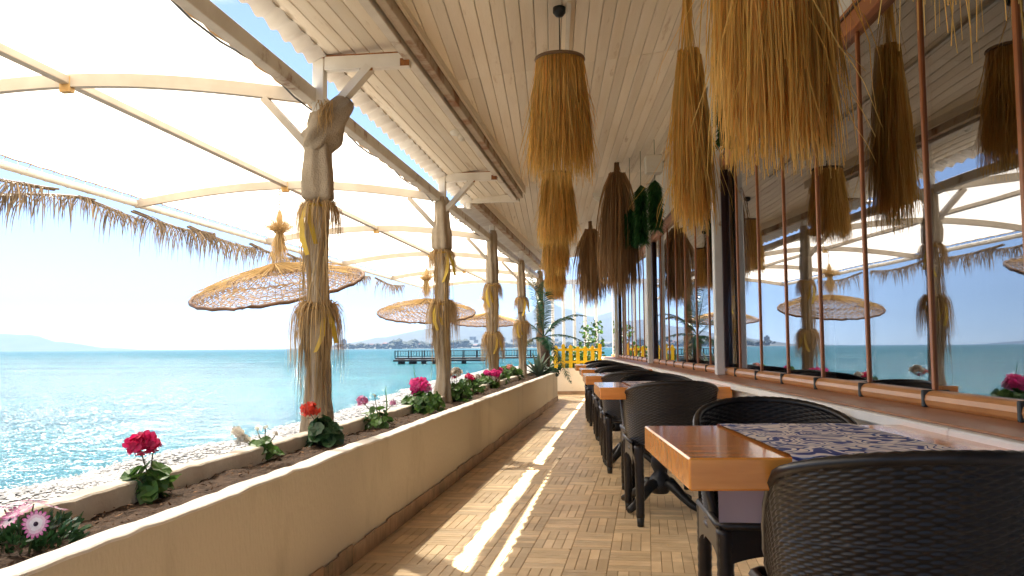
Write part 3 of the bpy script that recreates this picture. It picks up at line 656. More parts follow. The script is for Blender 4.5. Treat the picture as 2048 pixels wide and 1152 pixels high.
mb = MB(); mb.box(-CW * .5 - .03, -CW * .5 + .03, .2, 21.7, 2.653, 2.703, b=.004); mb.build('purlin', M['canopy_steel'], cn_)
mb = MB(); mb.box(-.078, -.012, .2, 18.3, 2.46, 2.545, b=.004); mb.build('inner_beam', M['steel_inner'], cn_)
mb = MB(); mb.tube([(-CW - .0, .2 + i * .86, 2.53) for i in range(26)], .034, 10); mb.build('outer_tube', M['white_metal'], cn_, True)
# lacing
mb = MB(); s = .35
while s < 18.2:
    p = Vector(cloth_fn(0, (s - .2) / 21.6)); mb.tube([p, ((p.x - .078) / 2, s + .03, 2.55), (-.075, s + .06, 2.55)], .004, 4); s += .27
mb.build('inner_lacing', M['rope'], cn_)['kind'] = 'stuff'
mb = MB(); s = .35
while s < 21.6:
    p = Vector(cloth_fn(1, (s - .2) / 21.6)); q = Vector((-CW, s + .08, 2.53)); mb.tube([p, q + Vector((.0, 0, .04)), q + Vector((-.04, .02, 0)), q + Vector((0, .04, -.04)), p + Vector((0, .16, 0))], .005, 4); s += .30
mb.build('outer_lacing', M['rope'], cn_)['kind'] = 'stuff'
# black cable clipped along the inner beam
mb = MB(); pts = []; 
for i in range(60):
    s = 1.0 + i * .3; pts.append(PP(-.085 - .025 * abs(math.sin(i * .8)), s, 2.50 - .035 * abs(math.sin(i * .8 + .3))))
mb.tube(pts, .006, 5); tag(mb.build('power_cable', M['black'], None, True), 'thin black cable strung along the canopy inner beam', 'cable')
# ================================================================== WRAPPED POSTS
ORD = ['nearest', 'second', 'third', 'fourth', 'fifth']
def burlap(mb, rg, prof, seed, cx=lambda z: (0, 0), n=44, fold=.10):
    """sleeve with soft vertical folds; prof = [(z, r)]"""
    zs = []; k = 4
    for (z0, r0), (z1, r1) in zip(prof, prof[1:]):
        for i in range(k): t = i / k; e = t * t * (3 - 2 * t); zs.append((z0 + (z1 - z0) * t, r0 + (r1 - r0) * e))
    zs.append(prof[-1]); b0 = len(mb.v)
    for (z, r) in zs:
        ox, oy = cx(z)
        for j in range(n):
            t = 2 * math.pi * j / n
            f = 1 + fold * math.sin(4 * t + seed + z * 2.2) + fold * .8 * math.sin(7 * t - seed * 2 + z * 3.1) + fold * 1.6 * mnoise.noise(Vector((math.cos(t) * 1.3 + seed, math.sin(t) * 1.3, z * 4)))
            f += .5 * fold * mnoise.noise(Vector((math.cos(t) * 4 + seed, math.sin(t) * 4, z * 9)))
            mb.v.append((ox + r * f * math.cos(t), oy + r * f * math.sin(t), z))
    for i in range(len(zs) - 1):
        for j in range(n): mb.idx(b0, (i * n + j, i * n + (j + 1) % n, (i + 1) * n + (j + 1) % n, (i + 1) * n + j))
def wrapped_post(i, s):
    rg = random.Random(100 + i)
    lab = ['white steel post wrapped in burlap and raffia behind the coral geranium', 'burlap wrapped post with two straw ruffs beside the pink geranium, second from the left',
           'burlap and raffia wrapped post in the middle of the row, third from the left', 'burlap wrapped post with straw ruffs, fourth from the left, beside the agave',
           'dark burlap wrapped post behind the cycad, farthest in the row'][i]
    t = thing('wrapped_post', lab, 'post', PP(0, s, 0), -A_P, 'burlap wrapped posts')
    top = 2.735 if i < 2 else 2.70
    mb = MB(); mb.box(-.035, .035, -.035, .035, .40, top, b=.004); mb.build('steel_post', M['white_metal'], t)
    mb = MB(); mb.box(-.037, .037, -.037, .037, top - .012, top + .003); mb.build('rust_band', M['rust'], t)
    if i < 2:
        mb = MB(); mb.box(.036, .555, -.03, .03, 2.652, 2.737, b=.004); mb.build('roof_arm', M['white_metal'], t)
        mb = MB(); mb.box(.05, .50, -.031, .031, 2.733, 2.741); mb.build('rust_edge', M['rust'], t)
        mb = MB(); mb.bar((.31, 0, 2.665), (.03, 0, 2.36), .045, .075, up=(0, 1, 0)); mb.build('roof_brace', M['white_metal'], t)
        mb = MB(); mb.box(.255, .275, -.0315, -.0305, 2.60, 2.65); mb.box(.30, .335, -.0318, -.0308, 2.635, 2.652); mb.box(.50, .556, -.0312, -.0302, 2.655, 2.70); mb.build('rust_stain', M['rust'], t)
    za, zb = [(1.84, 1.24), (1.94, 1.43), (1.84, 1.17), (1.84, 1.42), (2.0, 1.3)][i]
    ztop = (2.40, 2.50, 2.60, 2.52, 2.62)[i]; base = .44
    # sleeves
    mb = MB(); ph = i * 1.7
    burlap(mb, rg, [(za + .01, .052), (za + .05, .090 if i < 2 else .078), (za + .16, .093 if i < 2 else .078), (za + .32, .074), (ztop - .08, .064), (ztop, .05)], ph, lambda z: (.004 * math.sin(z * 5), 0)); up = mb.build('burlap_sleeve', M['burlap'], t, True)
    if i == 0:
        mb = MB(); n = 40; K = [(-.075, 2.165, .02), (-.062, 2.18, .06), (-.045, 2.20, .088), (-.01, 2.235, .104), (.035, 2.30, .104), (.085, 2.37, .090), (.13, 2.425, .072), (.165, 2.462, .056), (.18, 2.478, .04), (.183, 2.482, .004)]
        P = []; rr_ = []
        for q in range(len(K) - 1):
            for f_ in (0, .25, .5, .75): P.append((K[q][0] + (K[q + 1][0] - K[q][0]) * f_, K[q][1] + (K[q + 1][1] - K[q][1]) * f_)); rr_.append(K[q][2] + (K[q + 1][2] - K[q][2]) * f_)
        for (x, z), r in zip(P, rr_):
            for j in range(n):
                a = 2 * math.pi * j / n; dx, dz = math.cos(a) * .74, -math.cos(a) * .67
                f = r * (1 + .12 * math.sin(3 * a + z * 14) + .08 * math.sin(7 * a - z * 22) + .16 * mnoise.noise(Vector((math.cos(a) * 2, math.sin(a) * 2, x * 16))))
                mb.v.append((x + dx * f, math.sin(a) * f * .85, z + dz * f))
        for q in range(len(P) - 1):
            for j in range(n): mb.idx(0, (q * n + j, q * n + (j + 1) % n, (q + 1) * n + (j + 1) % n, (q + 1) * n + j))
        mb.idx(0, tuple(range(n))[::-1]); mb.build('burlap_knot', M['burlap'], t, True)
        mb = MB(); strands(mb, rg, 60, lambda g: ((.06 + g.uniform(-.05, .05), -.09, 2.40 + g.uniform(-.05, .06)), (g.gauss(0, .3), -.2, -1)), .06, .14, .007, .3); mb.build('frayed_thread', M['raffia'], t)
    mb = MB(); burlap(mb, rg, [(zb - .02, .05), (zb + .06, .058), (zb + .2, .055), (za - .25, .066), (za - .10, .062), (za + .02, .05)], ph + 2, lambda z: (.006 * math.sin(z * 7 + ph), 0), fold=.14); mb.build('burlap_sleeve', M['burlap'], t, True)
    mb = MB(); burlap(mb, rg, [(base, .086), (base + .12, .078), (base + .3, .062), (zb - .3, .07), (zb - .12, .080), (zb + .01, .05)], ph + 4, lambda z: (-.01 * math.sin(z * 6), 0), fold=.15); mb.build('burlap_sleeve', M['burlap'], t, True)
    # raffia ruffs
    if i < 4:
        for q, (z, n_, L0, L1) in enumerate(((za, 420, .10, .30), (zb, 520, .12, .50))):
            mb = MB()
            def root(g, z=z, q=q):
                a = g.choice((g.gauss(math.pi, .7), g.gauss(0, .7), g.uniform(0, 6.28))); o_ = g.uniform(.045, .07)
                up_ = g.uniform(.1, .8) if q == 0 else g.uniform(-.2, .7); hz_ = g.uniform(.25, .75)
                return ((o_ * math.cos(a), o_ * math.sin(a), z + g.uniform(-.01, .02)), (math.cos(a) * hz_, math.sin(a) * hz_, up_))
            strands(mb, rg, n_, root, L0, L1, .007, 1.4 if q else 1.1, .07, 9); r_ = mb.build('raffia_ruff', M['raffia'], t)
            mb = MB(); mb.lathe([(.066, z - .010), (.074, z), (.066, z + .012)], 20, wob=lambda a, zz: 1 + .05 * math.sin(3 * a)); rb = mb.build('ribbon_tie', M['ribbon'], t, True)
            # ribbon tails
            mb = MB(); x = (-.05, .055)[(q + i) % 2]; Lr = (.30, .26)[q]
            P = [Vector((x, -.075, z)), Vector((x * 1.3, -.10, z - Lr * .3)), Vector((x * 1.2, -.105, z - Lr * .65)), Vector((x * .5, -.11, z - Lr))]
            mb.ribbon(P, [.018, .035, .04, .03], Vector((.9, -.3, .2)).normalized()); P2 = [p + Vector((.02, .01, 0)) + Vector((.03, 0, -.02)) * k_ for k_, p in enumerate(P)]
            mb.ribbon(P2[:3], [.02, .03, .025], Vector((.7, .5, .1)).normalized(), .8)
            mb.build('ribbon_tail', M['ribbon'], rb)
        mb = MB()
        strands(mb, rg, 110, lambda g: ((g.choice((-1, 1, 1, .6, -.3)) * g.uniform(.05, .085), -g.uniform(.05, .095), zb - g.uniform(0, .25)), (g.gauss(0, .07), g.gauss(-.03, .05), -1)), .3, .62, .006, .6, .03, 6, (.45, 1.0))
        strands(mb, rg, 80, lambda g: ((g.choice((-1, 1, .8)) * g.uniform(.03, .085), -g.uniform(.03, .09), za - g.uniform(0, .5)), (g.gauss(0, .12), g.gauss(-.05, .08), -1)), .3, .80, .006, .5, .03, 6, (.5, 1.1)); mb.build('loose_raffia', M['raffia'], t)
    else:
        mb = MB(); strands(mb, rg, 200, lambda g: ((g.uniform(-.08, .08), -.07, g.uniform(1.2, 2.4)), (g.gauss(0, .3), -.3, -1)), .1, .4, .012, .4, tone=(.35, .8)); mb.build('loose_raffia', M['straw_brown'], t)
for i, s in enumerate(POSTS): wrapped_post(i, s)
mb = MB(); mb.box(-.035, .035, -.035, .035, .40, 2.73, b=.004); o = tag(mb.build('canopy_post', M['white_metal']), 'plain white steel post carrying the near end of the canopy', 'post'); o.location = PP(0, 1.75); o.rotation_euler.z = -A_P
o = tag(mb.build('canopy_post', M['white_metal']), 'plain white steel post carrying the far end of the canopy', 'post'); o.location = PP(0, 21.5, -.6); o.rotation_euler.z = -A_P; o.scale = (1, 1, 1.22)
for k_, s in enumerate(CS):
    mb = MB(); mb.tube([(0, 0, -1.2), (0, 0, 2.50)], .035, 10); 
    if s in (1.75, 21.5): continue

# ================================================================== WICKER LAMPS
def wicker_lamp():
    rg = random.Random(55); t = thing('wicker_lamp', '', 'lamp')
    # shade frame: local origin = rim centre; cone apex up
    RAD = .86; H = .20
    def P(r, a, up=0): return Vector((r * math.cos(a), r * math.sin(a), H * (1 - (r / RAD) ** 1.8) + up))
    sh = bpy.data.objects.new('woven_shade', None); 
    mb = MB(); nr = 62
    for i in range(nr):
        r0 = .07 + (RAD - .08) * i / nr; seg = 26 + int(70 * r0 / RAD); ph = rg.random()
        a = 0
        while a < seg:
            run = rg.choice((3, 4, 5, 7, 9, 12)); wd = (RAD / nr) * rg.choice((.5, .6, .7, .95, 1.1))
            n = len(mb.v); tn = rg.uniform(.65, 1.3); m_ = min(run, seg - a)
            for k in range(m_ + 1):
                an = 2 * math.pi * (a + k + ph) / seg; up = .006 * (1 if (a + k + i) % 2 else -1)
                mb.v.append(tuple(P(r0 - wd / 2, an, up))); mb.v.append(tuple(P(r0 + wd / 2, an, up)))
            for k in range(m_): mb.idx(n, (2 * k, 2 * k + 1, 2 * k + 3, 2 * k + 2), tn)
            a += m_ + (1 if rg.random() < .12 else 0)
    wv = mb.build('woven_shade', M['wicker'], t)
    mb = MB()
    for j in range(72):
        a = 2 * math.pi * (j + rg.uniform(-.15, .15)) / 72; mb.tube([P(.05, a), P(.4, a, -.002), P(RAD - .005, a)], .0035, 4, rg.uniform(.6, 1.1))
    mb.build('spokes', M['wicker_rim'], wv)['kind'] = 'stuff'
    mb = MB(); mb.tube([P(RAD, 2 * math.pi * j / 64, .006 * math.sin(j * 2.1)) for j in range(65)], .019, 7); mb.build('rim', M['wicker_rim'], wv, True)
    # straw thatch over the top
    mb = MB()
    def root(g):
        a = g.uniform(0, 6.28); r = abs(g.gauss(0, .06)); return ((r * math.cos(a), r * math.sin(a), H + .02 - r * .3 + g.uniform(0, .03)), (math.cos(a), math.sin(a), -.12))
    strands(mb, rg, 460, root, .12, .34, .011, .05, .05, 5)
    def root2(g):
        a = g.uniform(0, 6.28); r = g.uniform(.25, .7); p = P(r, a, .02); return (p, (math.cos(a + g.gauss(0, .4)), math.sin(a + g.gauss(0, .4)), -.20))
    strands(mb, rg, 420, root2, .1, .24, .008, .04, .08, 3); mb.build('straw_thatch', M['straw_pale'], t)
    return t
lamp0 = wicker_lamp()
def lamp_neck(t, seed, h):
    """straw neck, tuft and chain above the shade; upright, parented to the lamp's own Empty"""
    rg = random.Random(seed); mb = MB()
    strands(mb, rg, 380, lambda g: ((g.gauss(0, .014), g.gauss(0, .02), .57), (g.gauss(0, .17), g.gauss(0, .17), -1)), .14, .38, .008, -.02, .08, 4)
    strands(mb, rg, 520, lambda g: ((g.gauss(0, .016), g.gauss(0, .016), .55), (g.gauss(0, .55), g.gauss(0, .55), 1)), .12, .28, .008, .24, .14, 6)
    mb.lathe([(.010, .53), (.018, .56), (.03, .65), (.032, .71), (.02, .77), (.004, .79)], 10); mb.build('straw_tuft', M['straw_pale'], t)
    mb = MB(); z = .74; k = 0
    while z < h:
        a = (k % 2) * math.pi / 2 + .3; pts = []
        for q in range(9):
            an = 2 * math.pi * q / 8; pts.append((math.cos(an) * .011 * math.cos(a), math.cos(an) * .011 * math.sin(a), z + .022 + math.sin(an) * .022))
        mb.tube(pts, .0035, 4, cap=False); z += .034; k += 1
    mb.build('chain', M['chain'], t)
LZ = 1.63
lamps_ = [lamp0, copy_tree(lamp0), copy_tree(lamp0)]
for k_, (s, lab) in enumerate(((8.48, 'large woven wicker lamp shade tilted towards the walkway, largest and nearest of the three'), (14.99, 'mid sized wicker lamp with straw collar hanging behind the second post'), (21.5, 'farthest wicker lamp, small and golden, behind the third post'))):
    t = lamps_[k_]
    root = thing('wicker_lamp', lab, 'lamp', PP(-1.70, s, LZ), -A_P, 'wicker lamps under the canopy')
    # move the parts of this shade under the upright root, tilted
    tilt = Matrix.Rotation(R((17, 14, 8)[k_]), 4, 'X') @ Matrix.Rotation(R((-4, 3, 2)[k_]), 4, 'Y')
    for ch in list(t.children):
        ch.parent = root; ch.matrix_parent_inverse = Matrix(); ch.matrix_basis = tilt
    bpy.data.objects.remove(t)
    lamp_neck(root, 60 + k_, 2.62 - LZ)

# ================================================================== DRIED PALM FRONDS ON THE OUTER TUBE
def fringe(s0, s1, label, seed, leaf=.42, sag=.08, out=.0, end_drop=0.0, n=46):
    rg = random.Random(seed); t = thing('dried_palm_frond', label, 'palm frond', PP(-CW, s0, 2.5), -A_P, 'dried palm fronds along the canopy edge')
    mb = MB(); L = s1 - s0; k = 9
    pts = [(-.03 - out * (i / (k - 1)) ** 2 + rg.gauss(0, .012), L * i / (k - 1), -.055 - sag * math.sin(math.pi * i / (k - 1)) - end_drop * (i / (k - 1)) ** 1.6) for i in range(k)]
    palm_frond(mb, rg, pts, leaf, 1.5, n, .015, (.5, 1.3), (-1, 1), .013, -.1, .25, (.45, 1.3)); palm_frond(mb, rg, [(p[0] + .02, p[1] + .03, p[2] + .01) for p in pts], leaf * .75, 1.1, n, .013, (.6, 1.35), (-1, 1), .010, -.4, .3, (.4, 1.3)); palm_frond(mb, rg, [(p[0] - .01, p[1] + .05, p[2] + .02) for p in pts], leaf * .5, .5, n // 2, .012, (.6, 1.5), (-1, 1), .008, .0, .4, (.5, 1.6)); mb.build('leaflets', M['dry_palm'], t)
fringe(7.75, 6.3, 'dried palm frond drooping free off the canopy edge at far left', 1, .40, .0, .26, .22, 56)
fringe(7.2, 5.8, 'dried palm frond lying along the canopy edge at the left border', 2, .38, .02, .1, .06, 46)
fringe(7.55, 8.75, 'short dried palm frond left of the second arch', 9, .34, .03, .05, .05, 40)
fringe(8.45, 10.2, 'dried palm frond fringe hanging just right of the second arch', 3, .46, .05, .0, .0, 70)
fringe(9.6, 11.5, 'dried palm frond fringe left of the largest wicker lamp', 4, .48, .05, .0, .05, 74)
fringe(11.3, 12.9, 'dried palm frond fringe behind the largest wicker lamp', 10, .40, .05, .0, .05, 60)
fringe(12.6, 14.6, 'dried palm frond fringe seen right of the nearest post', 5, .44, .05, n=66)
fringe(14.8, 16.8, 'dried palm frond fringe behind the second wicker lamp', 6, .42, .06, n=60)
fringe(17.2, 19.4, 'dried palm frond fringe between second and third posts', 7, .42, .06, n=60)
fringe(3.2, 5.4, 'dried palm frond on the near canopy edge, reflected at the right border of the glass', 8, .42, .06, n=60)

# ================================================================== STRAW PENDANTS
def pendant():
    rg = random.Random(70); t = thing('straw_pendant', '', 'pendant lamp')
    mb = MB()
    def root(g):
        a = g.uniform(0, 6.28); return ((.130 * math.cos(a), .130 * math.sin(a), g.uniform(-.02, .01)), (math.cos(a) * g.uniform(.0, .10), math.sin(a) * g.uniform(0, .10), -1))
    strands(mb, rg, 1800, root, .36, .70, .009, .10, .035, 6, (.55, 1.25))
    def root_b(g):
        a = g.uniform(0, 6.28); r = g.uniform(.06, .115); return ((r * math.cos(a), r * math.sin(a), g.uniform(-.02, .0)), (math.cos(a) * .03, math.sin(a) * .03, -1))
    strands(mb, rg, 700, root_b, .5, .66, .012, .12, .02, 4, (.55, 1.0))
    def root_c(g):
        a = g.uniform(0, 6.28); return ((.134 * math.cos(a), .134 * math.sin(a), g.uniform(-.3, 0)), (math.cos(a) * .22, math.sin(a) * .22, -1))
    strands(mb, rg, 200, root_c, .2, .45, .006, .12, .09, 6, (.8, 1.35))
    mb.build('straw_skirt', M['raffia_gold'], t)
    mb = MB(); mb.tube([(.132 * math.cos(2 * math.pi * j / 28), .132 * math.sin(2 * math.pi * j / 28), 0) for j in range(29)], .011, 6); mb.build('ring', M['wicker'], t, True)
    mb = MB()
    for j in range(3): a = j * math.pi / 3; mb.bar((.13 * math.cos(a), .13 * math.sin(a), 0), (-.13 * math.cos(a), -.13 * math.sin(a), 0), .008, .008)
    mb.build('spider', M['black'], t)
    mb = MB(); mb.lathe([(.0, .0), (.028, .0), (.024, .02), (.008, .04), (.006, .055), (.0, .055)], 14); mb.build('lamp_holder', M['black'], t, True)
    mb = MB(); mb.tube([(0, 0, .05), (0, 0, .27)], .0035, 6); mb.build('cord', M['black'], t)
    mb = MB(); mb.lathe([(.0, .245), (.02, .25), (.036, .27), (.036, .30), (.0, .312)], 16); mb.build('ceiling_cup', M['black'], t, True)
    return t
pen = pendant()
for k_, (s, lab) in enumerate(((4.68, 'golden straw pendant lamp nearest the camera hanging from the boarded ceiling'), (7.84, 'golden straw pendant lamp directly behind the nearest one, second in the row'), (11.0, 'third golden straw pendant lamp in the ceiling row'), (14.2, 'fourth golden straw pendant lamp in the ceiling row'), (17.3, 'farthest golden straw pendant lamp, smallest in the row'))):
    t = pen if k_ == 0 else copy_tree(pen); p = PB(.058, s, ceil_z(.058) - .305); t.location = p; t.rotation_euler.z = k_ * 1.3; tag(t, lab, 'pendant lamp', 'straw pendant lamps')

# ================================================================== HANGING STRAW BUNCHES BY THE WINDOWS
def bunch(label, b_, s, ztop, zbot, r, material, seed, n=1500, flare=.35, width=.012, stray=40, palm=False, tone=(.7, 1.2)):
    rg = random.Random(seed); t = thing('straw_bunch', label, 'straw bunch', PB(b_, s, ztop), -A_B, 'straw bunches hanging by the windows'); H = ztop - zbot; mb = MB()
    def root(g):
        a = g.uniform(0, 6.28); rr_ = r * .75 * math.sqrt(g.random()); return ((rr_ * math.cos(a), rr_ * math.sin(a), -abs(g.gauss(0, .05)) - g.choice((0, 0, 0, .15, .3)) * H), (math.cos(a) * flare * g.random(), math.sin(a) * flare * g.random(), -1 + (.5 * g.random() if palm else 0)))
    strands(mb, rg, n, root, H * .6, H * .98, width, (.35 if not palm else .55), (.045 if not palm else .03), 7, tone, (0, .6), -H)
    strands(mb, rg, stray, lambda g: ((g.gauss(0, r * .5), g.gauss(0, r * .5), -H * g.uniform(.3, .6)), (g.gauss(0, .3), g.gauss(0, .3), -1)), H * .3, H * .6, width * .6, .12, .10, 8, (.9, 1.3), (0, .6), -H * 1.03)
    mb.build('strands', material, t)
    zc = ceil_z(b_) - ztop
    mb = MB(); nk = .022 if palm else .028; strands(mb, rg, 220 if palm else 24, lambda g: ((g.gauss(0, nk * .4), g.gauss(0, nk * .4), zc), (g.gauss(0, .08), g.gauss(0, .08), -1)), max(.1, zc), zc + .12, .016, .02, .03, 4, tone); mb.tube([(0, 0, -.1), (0, 0, zc * .5), (0, 0, zc + .002)], [nk * .8, nk * .7, nk * .4] if palm else [.02, .006, .005], 8, .7); mb.build('hanger', material, t)
bunch('straw tips of the bunch hanging nearest the camera at the top right corner', .78, 1.50, 2.88, 1.56, .13, M['raffia_gold'], 81, 420, .35, .010, 20)
bunch('thick golden straw bunch hanging before the windows at upper right', .76, 2.86, 2.93, 1.58, .20, M['raffia_gold'], 82, 3200, .12, .013, 140)
bunch('narrow golden straw bunch hanging by the near white column', .765, 4.60, 2.62, 1.60, .085, M['raffia_gold'], 83, 1300, .16, .011, 60)
bunch('wide brown dried palm bunch hanging by the second white column', .72, 9.15, 2.88, 1.53, .12, M['straw_brown'], 84, 1900, .34, .014, 30, True)
bunch('shaggy brown dried palm bunch hanging farther down by the third white column', .62, 13.4, 2.86, 1.60, .12, M['straw_brown'], 85, 800, .42, .018, 20, True)
# green garlands
def garland(label, b_, s, z0, z1, r, seed):
    rg = random.Random(seed); t = thing('green_garland', label, 'garland', PB(b_, s, z0), -A_B, 'green artificial garlands'); H = z0 - z1; mb = MB()
    mb.tube([(0, 0, 0), (0, 0, -H * .9)], .012, 6, .5)
    def root(g):
        u = g.random(); a = g.uniform(0, 6.28); return ((0, 0, -H * .92 * u), (math.cos(a), math.sin(a), -g.uniform(.6, 1.6)))
    strands(mb, rg, 2400, root, r * .9, r * 1.6, .012, .15, .08, 2, (.45, 1.35)); mb.build('needles', M['garland'], t)
    mb = MB(); mb.tube([(0, 0, -.02), (0, 0, ceil_z(b_) - z0)], .003, 5); mb.build('string', M['stem'], t)
garland('bright green bristly garland hanging under the white box', 1.02, 8.30, 2.62, 2.14, .085, 91)
garland('green bristly garland hanging left of the white box', .93, 8.75, 2.66, 2.05, .085, 92)
garland('short dark green garland beside the brown palm bunch', .84, 9.0, 2.45, 2.08, .09, 93)
garland('dark green garland behind the thick straw bunch', 1.02, 4.95, 2.75, 2.15, .06, 94)
t = thing('wall_box', 'yellowed white plastic box on the wall under the ceiling', 'box', PB(.985, 8.1, 2.65), -A_B)
mb = MB(); mb.box(-.08, .08, -.07, .07, 0, .17, b=.008); mb.build('case', M['plastic_white'], t); mb = MB(); mb.box(-.07, .07, -.074, -.0705, .02, .15); mb.build('cover', M['plastic_white'], t); mb = MB(); mb.box(.08, .296, -.02, .02, .06, .10); mb.build('wall_arm', M['white_metal'], t)
t = thing('eave_light', 'small white twin lamp fixed to the boards under the eave', 'light', PP(.44, 7.0, 2.765), -A_P)
mb = MB(); mb.lathe([(0, .03), (.05, .03), (.055, .0), (.045, -.02), (0, -.025)], 18); mb.build('base', M['plastic_white'], t, True)
mb = MB(); mb.lathe([(0, -.0), (.03, -.02), (.035, -.05), (.02, -.08), (0, -.085)], 14, .05, -.03); mb.build('head', M['plastic_white'], t, True)

# ================================================================== TABLES, RUNNERS, CHAIRS
TW, TD, TT = .765, .745, .070
def table():
    t = thing('dining_table', '', 'table')
    mb = MB(); mb.box(-TW / 2, TW / 2, -TD / 2, TD / 2, .76 - TT, .76, b=.004); mb.build('table_top', M['wood'], t)
    mb = MB(); mb.lathe([(.0, .688), (.12, .688), (.12, .675), (.03, .66), (.028, .42), (.045, .40), (.045, .37), (.03, .35), (.052, .30), (.055, .26), (.035, .22), (.06, .19), (.075, .13), (.05, .09), (0, .085)], 20); mb.build('pedestal', M['iron'], t, True)
    for k in range(4):
        a = math.pi / 4 + k * math.pi / 2; mb = MB(); mb.tube([(r * math.cos(a), r * math.sin(a), z) for r, z in ((.03, .15), (.10, .145), (.17, .09), (.24, .045), (.30, .022))], [.034, .036, .028, .024, .02], 8); mb.build('foot', M['iron'], t, True)
    return t
tab0 = table()
def runner(px):
    mb = MB(); hw_ = .195; k = 30
    prof = [(-TD / 2 - .006, .76 - .25), (-TD / 2 - .009, .76 - .12), (-TD / 2 - .006, .757), (-TD / 2 + .012, .7635)] + [(-TD / 2 + .012 + (TD - .024) * i / 10, .7635) for i in range(1, 11)] + [(TD / 2 + .006, .757), (TD / 2 + .010, .76 - .12), (TD / 2 + .005, .76 - .29)]
    n = 12
    for (y, z) in prof:
        for i in range(n + 1):
            x = -hw_ + 2 * hw_ * i / n; dr = (.006 * math.sin(x * 30) if z < .74 else .0008 * math.sin(x * 40 + y * 25) + .0012); sg = -1 if y < 0 else 1
            mb.v.append((x, y + (dr * sg if z < .74 else 0), z + (dr if z > .74 else 0)))
    for j in range(len(prof) - 1):
        for i in range(n): mb.idx(0, (j * (n + 1) + i, j * (n + 1) + i + 1, (j + 1) * (n + 1) + i + 1, (j + 1) * (n + 1) + i))
    m_ = mb.mesh('table_runner', M['runner'], True); return m_
run_me = runner(0)
def chair():
    rg = random.Random(5); t = thing('rattan_chair', '', 'chair')
    TH = R(112); nc = 46; rows = 50; sub = 3
    def plan(th, v):
        k = .90 + .10 * v; c_, s_ = math.cos(th), math.sin(th); e = .97
        x = .262 * k * math.copysign(abs(s_) ** e, s_); y = -.265 * k * math.copysign(abs(c_) ** e, c_) - .05 * v * max(0, c_)
        return x, y
    def ztop(th):
        a = abs(th) / TH; return .797 - .125 * a ** 2.1 - .16 * max(0, (a - .72) / .28) ** 1.6
    def P(th, v, off=0):
        x, y = plan(th, v); z = .405 + (ztop(th) - .405) * v; l = math.hypot(x, y); return Vector((x + off * x / l, y + off * y / l, z))
    for side, name in ((1, 'back_shell'), (-1, 'inner_shell')):
        mb = MB(); nu = nc * 4; nv = rows * sub
        def fn(u, v):
            th = -TH + 2 * TH * u; i = u * nc; row = int(min(rows - 1e-6, v * rows)); fv = v * rows - row
            bulge = math.cos(math.pi * (i + (row % 2))) * .0024 + math.sin(math.pi * min(1, max(0, fv))) * .0026
            return P(th, v, (.006 + bulge) if side > 0 else (-.008 - bulge))
        mb.grid(nu, nv, fn, flip=(side < 0)); mb.build(name, M['rattan'], t, True)
    mb = MB(); pts = [P(-TH + 2 * TH * i / 70, 1.0) for i in range(71)]; pts = [P(-TH, 0.0)] + [P(-TH, .5)] + pts + [P(TH, .5)] + [P(TH, 0)]
    mb.tube(pts, [.0135 + .0015 * (i % 2) for i in range(len(pts))], 7); mb.build('rim', M['rattan'], t, True)
    mb = MB(); pts = [P(-TH + 2 * TH * i / 40, 0.0) for i in range(41)]; mb.tube(pts, .015, 6); mb.build('base_band', M['rattan'], t, True)
    # seat
    mb = MB(); n = 34
    def seat(u, v):
        x = -.235 + .47 * u; y = -.20 + .46 * v; return (x, y, .445 - .012 * math.sin(math.pi * u) * math.sin(math.pi * v) + .0025 * math.cos(math.pi * (round(u * n) + round(v * n))))
    mb.grid(n, n, seat); mb.build('seat', M['rattan'], t, True)
    mb = MB()
    for (a, b, nx) in (((-.24, .262), (.24, .262), 1), ((-.245, .26), (-.245, -.15), 0), ((.245, -.15), (.245, .26), 0)):
        k = 30
        def ap(u, v):
            x = a[0] + (b[0] - a[0]) * u; y = a[1] + (b[1] - a[1]) * u; arch = .075 * (1 - (2 * abs(u - .5)) ** 3.0); z1 = .452; z0 = .325 + arch * .55; zz = z0 + (z1 - z0) * v
            return (x, y, zz)
        mb.grid(k, 6, ap); mb.grid(k, 6, lambda u, v: (ap(u, v)[0] * .94, ap(u, v)[1] * .94, ap(u, v)[2]), flip=True)
    mb.build('apron', M['rattan'], t, True)
    mb = MB(); mb.tube([(-.242, -.15, .452), (-.245, .24, .452), (-.225, .262, .452), (.225, .262, .452), (.245, .24, .452), (.242, -.15, .452)], .013, 6); mb.build('seat_edge', M['rattan'], t, True)
    for (x, y) in ((-.225, .242), (.225, .242), (-.215, -.215), (.215, -.215)):
        mb = MB(); ky = 1.04 if y < 0 else 1.0; zs = [.44 - .395 * i / 26 for i in range(27)]
        mb.tube([(x, y * (1 + (ky - 1) * (.44 - z) / .44 * 3), z) for z in zs], [.0265 - .004 * i / 26 + .0016 * (i % 2) for i in range(27)], 8); lg = mb.build('leg', M['rattan'], t, True)
        mb = MB(); yy = y * (1 + (ky - 1) * 3); mb.tube([(x, yy, .05), (x, yy, .001)], [.0215, .019], 8); mb.build('foot_cap', M['black'], lg, True)
    return t
ch0 = chair(); used = [False]
def place_chair(p, rz, label):
    t = ch0 if not used[0] else copy_tree(ch0); used[0] = True; t.location = (p[0], p[1], 0.001); t.rotation_euler.z = rz; tag(t, label, 'chair', 'black rattan chairs along the windows')
TABS = [(.385 + .3825, 1.825), (.545 + .365, 4.98), (.621 + .375, 6.95), (.742 + .375, 8.87), (.838 + .375, 10.95)]
tn_ = ['nearest the camera', 'second from the camera', 'third from the camera', 'fourth from the camera', 'farthest from the camera']
cd = ['the nearest table', 'the second table', 'the third table', 'the fourth table', 'the farthest table']
